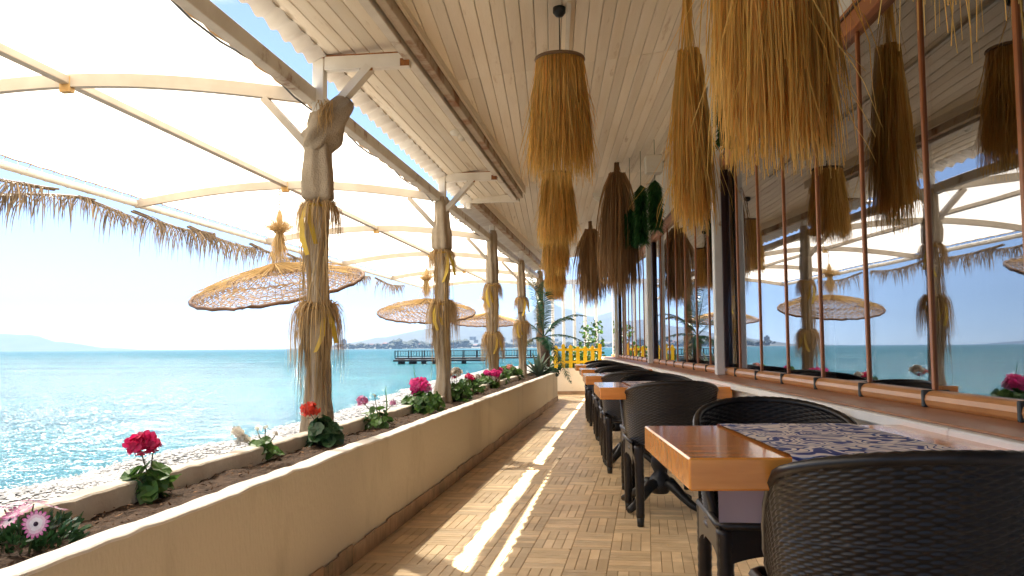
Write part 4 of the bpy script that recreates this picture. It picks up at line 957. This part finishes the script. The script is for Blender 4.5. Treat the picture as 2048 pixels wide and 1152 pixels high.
nearP = [(.815, 1.84), (.925, 5.04), (.995, 7.02), (1.12, 8.96), (1.215, 11.02)]; farP = [(.885, 2.87), (.99, 5.78), (1.03, 7.66), (1.15, 9.6), (1.24, 11.7)]
fr = random.Random(77)
for i, (cx_, fy) in enumerate(TABS):
    t = tab0 if i == 0 else copy_tree(tab0); t.location = (cx_, fy + TD / 2, 0.0012); t.rotation_euler.z = -A_B * (.6 if i == 0 else 1.0) ; tag(t, 'orange varnished wooden table with iron pedestal, ' + tn_[i], 'table', 'wooden tables along the windows')
    r = link('table_runner', run_me, None, (cx_ + (.03 if i == 0 else .0), fy + TD / 2, 0.0025), t.rotation_euler.z); tag(r, 'blue and white scroll patterned runner on ' + cd[i], 'table runner', 'patterned table runners')
    place_chair(nearP[i], -A_B + fr.uniform(-.04, .04) + (0.05 if i == 1 else 0), 'black woven rattan chair with its back to the camera at ' + cd[i])
    place_chair(farP[i], math.pi - A_B + fr.uniform(-.05, .05), 'black woven rattan chair facing the camera behind ' + cd[i])

# ================================================================== PLANTS
def leaf_disc(mb, rg, c, nrm, r, tone):
    nrm = nrm.normalized(); a = nrm.cross(Vector((rg.gauss(0, 1), rg.gauss(0, 1), rg.gauss(0, 1)))).normalized(); b = nrm.cross(a); n = len(mb.v); k = 14; mb.v.append(tuple(c - nrm * r * .18))
    for j in range(k):
        t = 2 * math.pi * (j + .5) / k * .96 + .12; rr_ = r * (1 + .10 * math.cos(7 * t)) * rg.uniform(.93, 1.05); mb.v.append(tuple(c + (a * math.cos(t) + b * math.sin(t)) * rr_ + nrm * r * (.10 * math.cos(3 * t) + rg.gauss(0, .04))))
    for j in range(k - 1): mb.idx(n, (0, 1 + j, 2 + j), tone * rg.uniform(.92, 1.08))
    mb.idx(n, (0, k, 1), tone)
def floret(mb, rg, c, nrm, r, tone):
    nrm = nrm.normalized(); a = nrm.cross(Vector((rg.gauss(0, 1), rg.gauss(0, 1), 1.3))).normalized(); b = nrm.cross(a)
    for j in range(5):
        t = 2 * math.pi * j / 5 + rg.uniform(-.15, .15); d = a * math.cos(t) + b * math.sin(t); e = nrm.cross(d); tt = tone * rg.uniform(.85, 1.1)
        mb.face([c, c + d * r * .6 + e * r * .42 + nrm * r * .15, c + d * r * 1.05 + e * r * .22 + nrm * r * .1, c + d * r * 1.05 - e * r * .22 + nrm * r * .1, c + d * r * .6 - e * r * .42 + nrm * r * .15], tt)
def geranium(label, px, py, height, spread, nleaf, heads, seed, leafr=.034, mleaf='leaf', dark=1.0):
    """heads = [(px, py, petal colour, radius)] at the plant's own distance"""
    rg = random.Random(seed); p0 = G(px, py, .462); t = thing('geranium', label, 'geranium', p0, 0, 'flowers in the planter'); mb = MB(); ms = MB()
    for k in range(nleaf):
        a = rg.uniform(0, 6.28); u = rg.random() ** .6; h = height * rg.uniform(.12, 1.0) * (1 - .35 * u); c = Vector((spread * u * math.cos(a), spread * u * math.sin(a), h))
        nrm = Vector((math.cos(a) * .7 + rg.gauss(0, .3), math.sin(a) * .7 + rg.gauss(0, .3) - .25, .8 + rg.gauss(0, .25)))
        leaf_disc(mb, rg, c, nrm, leafr * rg.uniform(.6, 1.25), dark * rg.uniform(.6, 1.35)); ms.tube([(rg.gauss(0, .012), rg.gauss(0, .012), -.01), c * .5 + Vector((0, 0, .01)), c], [.004, .003, .002], 4, rg.uniform(.7, 1.2))
    mb.build('leaves', M[mleaf], t); done = {}
    for (hx, hy, kind, r) in heads:
        c = GY(hx, hy, p0.y) - p0; ms.tube([(0, 0, 0), Vector((c.x * .35, c.y * .4, c.z * .55)), c - Vector((0, 0, r * .3))], [.004, .003, .0025], 5, .9)
        mf = MB(); nfl = max(6, int(26 * (r / .045)))
        for k in range(nfl):
            d = Vector((rg.gauss(0, 1), rg.gauss(0, 1), rg.gauss(.35, .8))).normalized(); floret(mf, rg, c + Vector((d.x, d.y, d.z * .75)) * r * rg.uniform(.55, 1.12), d + Vector((rg.gauss(0, .4), rg.gauss(0, .4), rg.gauss(0, .4))), r * .48 + .004, rg.uniform(.7, 1.2))
        mf.build('flower_head', M['petal_' + kind], t)
        if r > .02: leaf_disc(ms, rg, c - Vector((0, 0, r)), Vector((0, 0, 1)), r * .35, .6)
    ms.build('stems', M['stem'], t)
    return t
geranium('magenta geranium with one tall flower head at lower left', 298, 996, .135, .082, 46, [(281, 892, 'magenta', .050), (307, 890, 'magenta', .026)], 201, .036)
geranium('sparse geranium with fading cream flowers and buds', 528, 918, .13, .085, 40, [(476, 866, 'white', .028), (487, 878, 'white', .026), (514, 858, 'white', .010), (531, 855, 'white', .010), (551, 868, 'white', .010)], 202, .026)
geranium('dark leaved geranium with coral red flower beside the nearest post', 645, 892, .175, .092, 60, [(619, 820, 'coral', .044)], 203, .040, 'leaf_dark')
geranium('thin leggy geranium with pale mauve flowers', 757, 856, .15, .11, 26, [(725, 801, 'palepink', .036), (786, 806, 'palepink', .018), (749, 791, 'white', .010)], 204, .032)
geranium('bushy geranium with bright pink flowers at the second post', 848, 826, .20, .17, 120, [(838, 772, 'pink', .066), (852, 778, 'palepink', .035), (830, 784, 'pink', .04)], 205, .034)
geranium('bushy geranium right of the second post with a white flower', 912, 803, .20, .17, 120, [(913, 745, 'white', .05), (900, 748, 'salmon', .03), (908, 755, 'magenta', .022)], 206, .036)
geranium('low geranium with red flowers beyond the white one', 940, 788, .19, .16, 100, [(939, 754, 'magenta', .05), (955, 754, 'white', .04)], 207, .036)
geranium('leafy geranium with pink and white flowers by the third post', 968, 778, .20, .18, 110, [(975, 747, 'pink', .045), (990, 748, 'pink', .06), (987, 758, 'white', .055)], 208, .04)
geranium('leafy geranium with pink flowers right of the third post', 992, 768, .24, .2, 110, [(998, 742, 'pink', .055), (982, 762, 'white', .04)], 209, .042)
geranium('small geranium with salmon flowers nearest the agave', 1018, 760, .26, .22, 120, [(1020, 738, 'salmon', .075)], 210, .045)
# daisies at the left edge
rg = random.Random(220); p0 = G(48, 1092, .462); t = thing('daisy_clump', 'clump of pink and white daisies at the bottom left corner', 'daisies', p0); mb = MB()
for k in range(520):
    a = rg.uniform(0, 6.28); u = rg.random() ** .5 * .15; h = rg.uniform(.0, .055); c = Vector((u * math.cos(a) * 1.1 - .02, u * math.sin(a), h)); d = Vector((math.cos(a) + rg.gauss(0, .5), math.sin(a) + rg.gauss(0, .5), rg.uniform(.2, 1.4))).normalized(); s_ = d.cross(Vector((rg.gauss(0, 1), rg.gauss(0, 1), 1))).normalized(); L = rg.uniform(.02, .04)
    mb.ribbon([c, c + d * L * .5, c + d * L], [.005, .013, .004], s_, rg.uniform(.5, 1.3))
mb.build('leaves', M['leaf_dark'], t)
def daisy(hx, hy, dY, nrm, r, nm):
    c = GY(hx, hy, p0.y + dY) - p0; nrm = Vector(nrm).normalized(); a = nrm.cross(Vector((0, 0, 1))).normalized(); b = nrm.cross(a); mb = MB(); n = 17
    for j in range(n):
        tt = 2 * math.pi * j / n; d = (a * math.cos(tt) + b * math.sin(tt)); e = nrm.cross(d); R0 = r * rg.uniform(.92, 1.06); up = nrm * r * rg.uniform(.02, .14)
        for (r0, r1, w0, w1, mx_) in ((.16, .45, .06, .10, 0.0), (.45, .65, .10, .125, .3), (.65, .85, .125, .11, .75), (.85, 1.0, .11, .03, 1.0)):
            mb.face([c + d * R0 * r0 + e * R0 * w0 + up * r0, c + d * R0 * r1 + e * R0 * w1 + up * r1, c + d * R0 * r1 - e * R0 * w1 + up * r1, c + d * R0 * r0 - e * R0 * w0 + up * r0], rg.uniform(.9, 1.05), mx_)
    pt = mb.build('flower', M['petal_daisy'], t); mb = MB(); m_ = 12; nn = len(mb.v); mb.v.append(tuple(c + nrm * r * .12))
    for j in range(m_): tt = 2 * math.pi * j / m_; mb.v.append(tuple(c + (a * math.cos(tt) + b * math.sin(tt)) * r * .17 + nrm * r * .03))
    for j in range(m_): mb.idx(nn, (0, 1 + j, 1 + (j + 1) % m_))
    mb.build('flower_eye', M['daisy_eye'], pt); mb = MB(); mb.tube([(c.x * .5, c.y * .5, 0), c * .7, c - nrm * .005], .0025, 5); mb.build('stem', M['stem'], t)
daisy(72, 1048, -.17, (.12, -1, .30), .036, 0); daisy(105, 1015, .06, (.3, .25, 1), .042, 1); daisy(35, 1024, .03, (-.2, -.35, .9), .040, 2); daisy(68, 1005, .10, (0, .3, 1), .038, 3); daisy(8, 1016, .05, (-.3, -.1, 1), .042, 4); daisy(20, 1040, .0, (-.4, -.6, .8), .036, 5)
# agave and cycad at the planter end
rg = random.Random(230); p0 = PP(.20, 15.75, .45); t = thing('agave', 'grey green agave with pointed leaves at the end of the planter', 'agave', p0); mb = MB()
for k in range(30):
    a = k * 2.4; el = rg.uniform(.5, 1.45); L = rg.uniform(.28, .52); d = Vector((math.cos(a) * math.cos(el), math.sin(a) * math.cos(el), math.sin(el))); s_ = Vector((-math.sin(a), math.cos(a), 0)); q = Vector((0, 0, .0)); P = [q.copy()]
    for j in range(5): q = q + d * L / 5; P.append(q.copy()); d = (d + Vector((math.cos(a) * .06, math.sin(a) * .06, -.05))).normalized()
    for sg in (-1, 1):
        n = len(mb.v)
        for p, wd in zip(P, (.05, .065, .06, .048, .03, .003)): mb.v.append(tuple(p)); mb.v.append(tuple(p + s_ * wd * sg * .75 + Vector((-math.cos(a) * math.sin(el), -math.sin(a) * math.sin(el), math.cos(el))) * wd * .35))
        tn = rg.uniform(.6, 1.2)
        for j in range(5): mb.idx(n, (2 * j, 2 * j + 1, 2 * j + 3, 2 * j + 2), tn)
mb.build('leaves', M['agave'], t)
p0 = PP(.26, 16.5, .45); t = thing('cycad', 'green cycad palm with arching feathery fronds at the end of the planter', 'cycad', p0); mb = MB()
mb.tube([(0, 0, -.02), (.01, 0, .4), (-.02, .02, .75)], [.10, .09, .075], 12); mb.build('trunk', M['trunk'], t, True)
for k, (tx, ty, dy, up) in enumerate(((1062, 556, .25, .75), (1172, 632, -.2, .95), (1176, 690, -.25, .62), (1142, 766, -.55, .42), (1148, 640, .3, .95), (1030, 640, .2, .5), (1100, 700, -.6, .35), (1040, 700, .5, .4), (1090, 560, .7, 1.0))):
    tip = GY(tx, ty, p0.y + dy) - p0; base = Vector((-.02, .02, .74)); mid = base.lerp(tip, .5) + Vector((0, 0, up * .35)); P = []
    for i in range(10): u = i / 9; P.append(base * (1 - u) ** 2 + mid * 2 * u * (1 - u) + tip * u * u)
    mb = MB(); palm_frond(mb, rg, P, .22, .22, 60, .018, (.6, 1.4), (-1, 1), .010, .12); mb.build('frond', M['cycad'], t)
rg = random.Random(240); p0 = PP(.36, 16.0, .46); t = thing('trailing_plant', 'dark leafy plant spilling over the planter rim under the agave', 'plant', p0); mb = MB()
for k in range(150): a = rg.uniform(0, 6.28); u = rg.random() ** .5 * .22; leaf_disc(mb, rg, Vector((u * math.cos(a), u * math.sin(a) * 1.6, rg.uniform(.02, .16))), Vector((math.cos(a) * .6, -.5, .8)), rg.uniform(.02, .045), rg.uniform(.5, 1.2))
mb.build('leaves', M['leaf_dark'], t)
# tall grass blades in the planter near the second post
for (gx, gy, tx, ty, lab) in ((836, 825, 827, 728, 'single tall grass blade left of the second post'), (770, 850, 772, 772, 'thin grass stalk beside the mauve geranium')):
    p0 = G(gx, gy, .462); tip = GY(tx, ty, p0.y) - p0; mb = MB(); mb.ribbon([(0, 0, 0), tip * .5 + Vector((.01, 0, 0)), tip * .85, tip], [.012, .010, .006, .001], Vector((1, .3, 0)).normalized()); mb.ribbon([(0, 0, 0), tip * .3 + Vector((-.03, 0, 0)), tip * .5 + Vector((-.07, 0, 0))], [.008, .006, .001], Vector((1, .3, 0)).normalized())
    o = tag(mb.build('grass_blade', M['leaf']), lab, 'grass'); o.location = p0
# fallen leaves and crumbs on the floor
for (lx, ly, cl_, lab) in ((1118, 918, 'leaf', 'small green leaf lying on the walkway'), (1141, 1101, 'straw_brown', 'dark dry leaf lying on the walkway near the front'), (1188, 964, 'straw_brown', 'tiny dry leaf lying on the tiles before the second table'), (925, 1074, 'straw_brown', 'tiny dark crumb lying between planter and sunlit strip')):
    rg = random.Random(lx); mb = MB(); leaf_disc(mb, rg, Vector((0, 0, .006)), Vector((.2, .1, 1)), .022 if cl_ == 'leaf' else .009, .9); o = tag(mb.build('fallen_leaf', M[cl_]), lab, 'leaf'); o.location = G(lx, ly, .002)

mb = MB(); rg = random.Random(245)
for k in range(150):
    s = rg.uniform(3.4, 13); p = PB(rg.uniform(-.75, .95), s, .0035)
    if p.x < PP(.56, p.y).x: continue
    a = rg.uniform(0, 6.28); d = Vector((math.cos(a), math.sin(a), 0)); L = rg.uniform(.006, .035); mb.ribbon([p - d * L, p + Vector((rg.gauss(0, .004), rg.gauss(0, .004), .003)), p + d * L], [.0025, .004, .002], d.cross(Vector((0, 0, 1))), rg.choice((.4, .7, 1.1)))
tag(mb.build('floor_litter', M['raffia']), 'stray bits of straw scattered over the walkway tiles', 'litter', kind='stuff')

# ================================================================== FAR END OF THE WALKWAY
YF = 18.0
t = thing('end_wall', 'low white plastered wall closing the far end of the walkway', 'wall', (0, YF, 0)); x0 = PP(.45, YF).x; x1 = PB(1.05, YF).x
mb = MB(); mb.box(x0 - .4, x1, 0, .14, -.3, .55, b=.01); mb.build('wall_body', M['plaster'], t); mb = MB(); mb.box(x0 - .4, x1, -.012, -.001, 0, .07); mb.build('skirting', M['skirt_tile'], t)
t = thing('picket_fence', 'bright yellow wooden picket fence on the low end wall', 'fence', (0, YF + .07, .552)); xs = x0 - .12; k = 0; rg = random.Random(250)
while xs < x1 - .02:
    mb = MB(); h = rg.uniform(.46, .52) + (.05 if xs > x1 - .15 else 0); wd = .075; mb.v += [(0, -.012, 0), (wd, -.012, 0), (wd, -.012, h - .03), (wd / 2, -.012, h), (0, -.012, h - .03), (0, .008, 0), (wd, .008, 0), (wd, .008, h - .03), (wd / 2, .008, h), (0, .008, h - .03)]
    mb.idx(0, (0, 1, 2, 3, 4)); mb.idx(0, (9, 8, 7, 6, 5))
    for j in range(5): mb.idx(0, (j, j + 5, (j + 1) % 5 + 5, (j + 1) % 5))
    o = mb.build('picket', M['yellow'], t); o.location = (xs, 0, 0); xs += .155
for z in (.10, .36): mb = MB(); mb.box(x0 - .14, x1, .010, .035, z, z + .05); mb.build('rail', M['yellow'], t)
t = thing('end_pergola', 'row of slim white posts beyond the yellow fence', 'pergola', (0, YF + 3.2, -.3))
for i in range(5): mb = MB(); x = .86 + i * .27 + .12; mb.box(x, x + .07, 0, .07, 0, 2.85); mb.build('post', M['wall_white'], t)
mb = MB(); mb.box(.5, 2.4, -.01, .09, 2.86, 2.98); mb.build('beam', M['wall_white'], t)
rg = random.Random(260)
for (bx, by, bw, bh, nl, lab) in ((1.05, 19.2, .35, .75, 500, 'leafy green shrub behind the yellow fence on the left'), (1.55, 19.4, .40, .95, 700, 'leafy green shrub behind the yellow fence beside the windows'), (1.9, 20.4, .30, 1.6, 220, 'tall pale leafy climber behind the fence')):
    t = thing('shrub', lab, 'shrub', (bx, by, -.1)); mb = MB()
    for k in range(nl):
        a = rg.uniform(0, 6.28); u = rg.random() ** .5; h = rg.uniform(.3, 1) * bh; leaf_disc(mb, rg, Vector((bw * u * math.cos(a), bw * u * math.sin(a), h + .15)), Vector((rg.gauss(0, 1), rg.gauss(-.5, 1), 1)), rg.uniform(.02, .05), rg.uniform(.4, 1.1))
    mb.build('crown', M['leaf'], t); mb = MB()
    for k in range(6): a = k * 1.05; mb.tube([(0, 0, -.9), (.1 * math.cos(a), .1 * math.sin(a), bh * .4), (bw * .6 * math.cos(a), bw * .6 * math.sin(a), bh * .9)], [.02, .014, .006], 5)
    mb.build('trunk', M['trunk'], t)

# ================================================================== PIER
PY = 124.0; t = thing('pier', 'dark wooden pier with railing standing in the sea', 'pier', (0, PY, SEA_Z)); pz = .68
xl, xr = GY(793, 712, PY).x, 9.0
mb = MB(); mb.box(xl, xr, -1.6, 1.6, pz, pz + .22); mb.build('deck', M['pier_wood'], t)
mb = MB(); mb.box(xl, xl + 13, -3.5, -1.7, pz - .30, pz - .04); mb.build('lower_landing', M['pier_wood'], t)
rg = random.Random(270); x = xl + .8
while x < xr:
    for yv in (-1.3, 1.3): mb = MB(); mb.tube([(x, yv, -1.5), (x, yv, pz + .01)], .28 if rg.random() < .7 else .42, 8); mb.build('pile', M['pier_wood'], t)
    x += rg.choice((1.6, 2.2, 4.2)) if x < xl + 14 else 4.4
for yv in (-1.55, 1.55):
    mb = MB(); mb.bar((xl, yv, pz + 1.18), (xr, yv, pz + 1.18), .08, .08); mb.build('handrail', M['pier_wood'], t); mb = MB(); mb.bar((xl, yv, pz + .42), (xr, yv, pz + .42), .06, .06); mb.build('low_rail', M['pier_wood'], t)
    x = xl
    while x < xr: mb = MB(); mb.box(x - .07, x + .07, yv - .07, yv + .07, pz + .221, pz + 1.26); mb.build('rail_post', M['pier_wood'], t); x += 1.95
    mb = MB(); x = xl
    while x < xr: mb.box(x - .02, x + .02, yv - .02, yv + .02, pz + .42, pz + 1.16); x += .39
    mb.build('balusters', M['pier_wood'], t)['kind'] = 'stuff'

# ================================================================== FAR SHORE
def ridge(name, prof, Y0, Y1, Y2, seed, m):
    """terrain rising from Y0 to a ridge at Y1 whose skyline follows prof (photo px)"""
    mb = MB(); nx = 150; nv = 14; xa, xb = prof[0][0], prof[-1][0]
    def sky(px):
        for (p, a), (q, b) in zip(prof, prof[1:]):
            if px <= q: u = (px - p) / (q - p); u = u * u * (3 - 2 * u); return a + (b - a) * u
        return prof[-1][1]
    def fn(u, v):
        px = xa + (xb - xa) * u; h = (sky(px)) / F * Y1 + 2.3; yy = Y0 + (Y2 - Y0) * v; pk = (Y1 - Y0) / (Y2 - Y0)
        k = (v / pk) if v < pk else max(0, 1 - (v - pk) / (1 - pk)); k = k ** 1.25
        X = (px - 1024) / F * Y1 * (.6 + .4 * yy / Y1)
        nz = 1 + .22 * mnoise.noise(Vector((u * 16, v * 5, seed))) * (1 - k) + .05 * mnoise.noise(Vector((u * 50, v * 9, seed)))
        return (X, yy, SEA_Z - 1.5 + h * k * nz)
    mb.grid(nx, nv, fn); return tag(mb.build(name, m, None, True), kind='structure')
ridge('hills', [(640, 0), (700, 7), (760, 22), (850, 38), (930, 54), (1000, 48), (1050, 68), (1090, 94), (1125, 80), (1180, 62), (1260, 75), (1350, 50), (1500, 40), (1750, 30), (2100, 10), (2300, 0)], 3300, 6200, 9000, 1, M['hill'])
ridge('distant_headland', [(-400, 8), (-180, 26), (0, 36), (60, 33), (120, 18), (220, 5), (300, 0)], 7600, 8600, 9400, 4, M['hill'])
ridge('shore_land', [(655, 0), (690, 3), (760, 5), (900, 7), (1000, 9), (1100, 10), (1400, 12), (1900, 10), (2300, 0)], 2150, 2900, 3600, 7, M['farland'])
rg = random.Random(280)
mb = MB()
for k in range(230):
    px = rg.uniform(675, 1250); Y = rg.uniform(2180, 2420); X = (px - 1024) / F * Y; big = (785 < px < 850 or 880 < px < 925)
    r = rg.uniform(5, 11) * (1.5 if big else .9); z = SEA_Z + rg.uniform(0, 6)
    for q in range(7):
        n = len(mb.v); cx_, cy_, cz_ = X + rg.gauss(0, r * .5), Y + rg.gauss(0, r * .3), z + rg.uniform(.2, 1.1) * r; rr_ = r * rg.uniform(.4, .7)
        for (a, b, c) in ico: mb.v.append((cx_ + a * rr_, cy_ + b * rr_, cz_ + c * rr_ * .8))
        for j in range(5): kk = (j + 1) % 5; mb.idx(n, (0, 1 + j, 1 + kk)); mb.idx(n, (1 + j, 6 + j, 1 + kk)); mb.idx(n, (1 + kk, 6 + j, 6 + kk))
tag(mb.build('shore_trees', M['far_tree']), 'dark belt of trees along the far shore', 'trees', kind='stuff')
hm = []
for k in range(6):
    mb = MB(); w_, d_, h_ = rg.uniform(9, 20), 9, rg.uniform(4.5, 9); mb.box(-w_ / 2, w_ / 2, 0, d_, -4, h_); wl_m = mb.mesh('house_wall', M['house_wall'])
    mb = MB(); e_ = .6; v = [(-w_ / 2 - e_, -e_, h_ + .02), (w_ / 2 + e_, -e_, h_ + .02), (w_ / 2 + e_, d_ + e_, h_ + .02), (-w_ / 2 - e_, d_ + e_, h_ + .02), (-w_ / 3, d_ / 2, h_ + 3), (w_ / 3, d_ / 2, h_ + 3)]; mb.v += v
    for q in ((0, 1, 5, 4), (1, 2, 5), (2, 3, 4, 5), (3, 0, 4), (3, 2, 1, 0)): mb.idx(0, q)
    hm.append((wl_m, mb.mesh('roof', M['roof_tile'])))
for k in range(70):
    hill = k >= 38
    px = rg.uniform(690, 1120) if not hill else rg.uniform(930, 1150); Y = rg.uniform(2200, 2500) if not hill else rg.uniform(2600, 3400); X = (px - 1024) / F * Y
    z = SEA_Z + rg.uniform(1.5, 7) if not hill else 1 + (rg.uniform(4, 19)) / F * Y
    a_, b_ = hm[rg.randrange(6)]
    t = thing('house', 'small pale house with red roof low along the far shore' if not hill else 'small white house on the slope behind the far shore', 'house', (X, Y, z), rg.uniform(-.5, .5), 'houses along the far shore' if not hill else 'houses on the far slope')
    link('wall', a_, t)
    if not hill: link('roof', b_, t)
t = thing('tower_block', 'pale tall tower block at the tip of the far shore', 'tower', (GY(687, 690, 2500).x, 2500, SEA_Z)); mb = MB(); mb.box(-7, 7, 0, 12, 0, 27); mb.build('wall', M['house_wall'], t)
for k in range(7): mb = MB(); mb.box(-7.3, 7.3, -1.2, -.05, 3.4 + 3.2 * k, 4.2 + 3.2 * k); mb.build('balcony', M['house_wall'], t)
mb = MB(); mb.box(-3, 3, 3, 9, 27.02, 31); mb.build('roof_house', M['house_wall'], t)

# ================================================================== HAZE
mb = MB(); mb.box(-10400, 10400, -10400, 10400, SEA_Z - 3, 620)
hz = bpy.data.materials.new('haze_air'); hz.use_nodes = True; ht = hz.node_tree; ht.nodes.remove(ht.nodes['Principled BSDF']); pv = ht.nodes.new('ShaderNodeVolumePrincipled')
pv.inputs['Color'].default_value = (.24, .37, .58, 1); pv.inputs['Density'].default_value = .00012; pv.inputs['Anisotropy'].default_value = .1
ht.links.new(pv.outputs[0], ht.nodes['Material Output'].inputs['Volume'])
tag(mb.build('haze', hz), 'pale sea haze in the air', 'haze', kind='stuff')
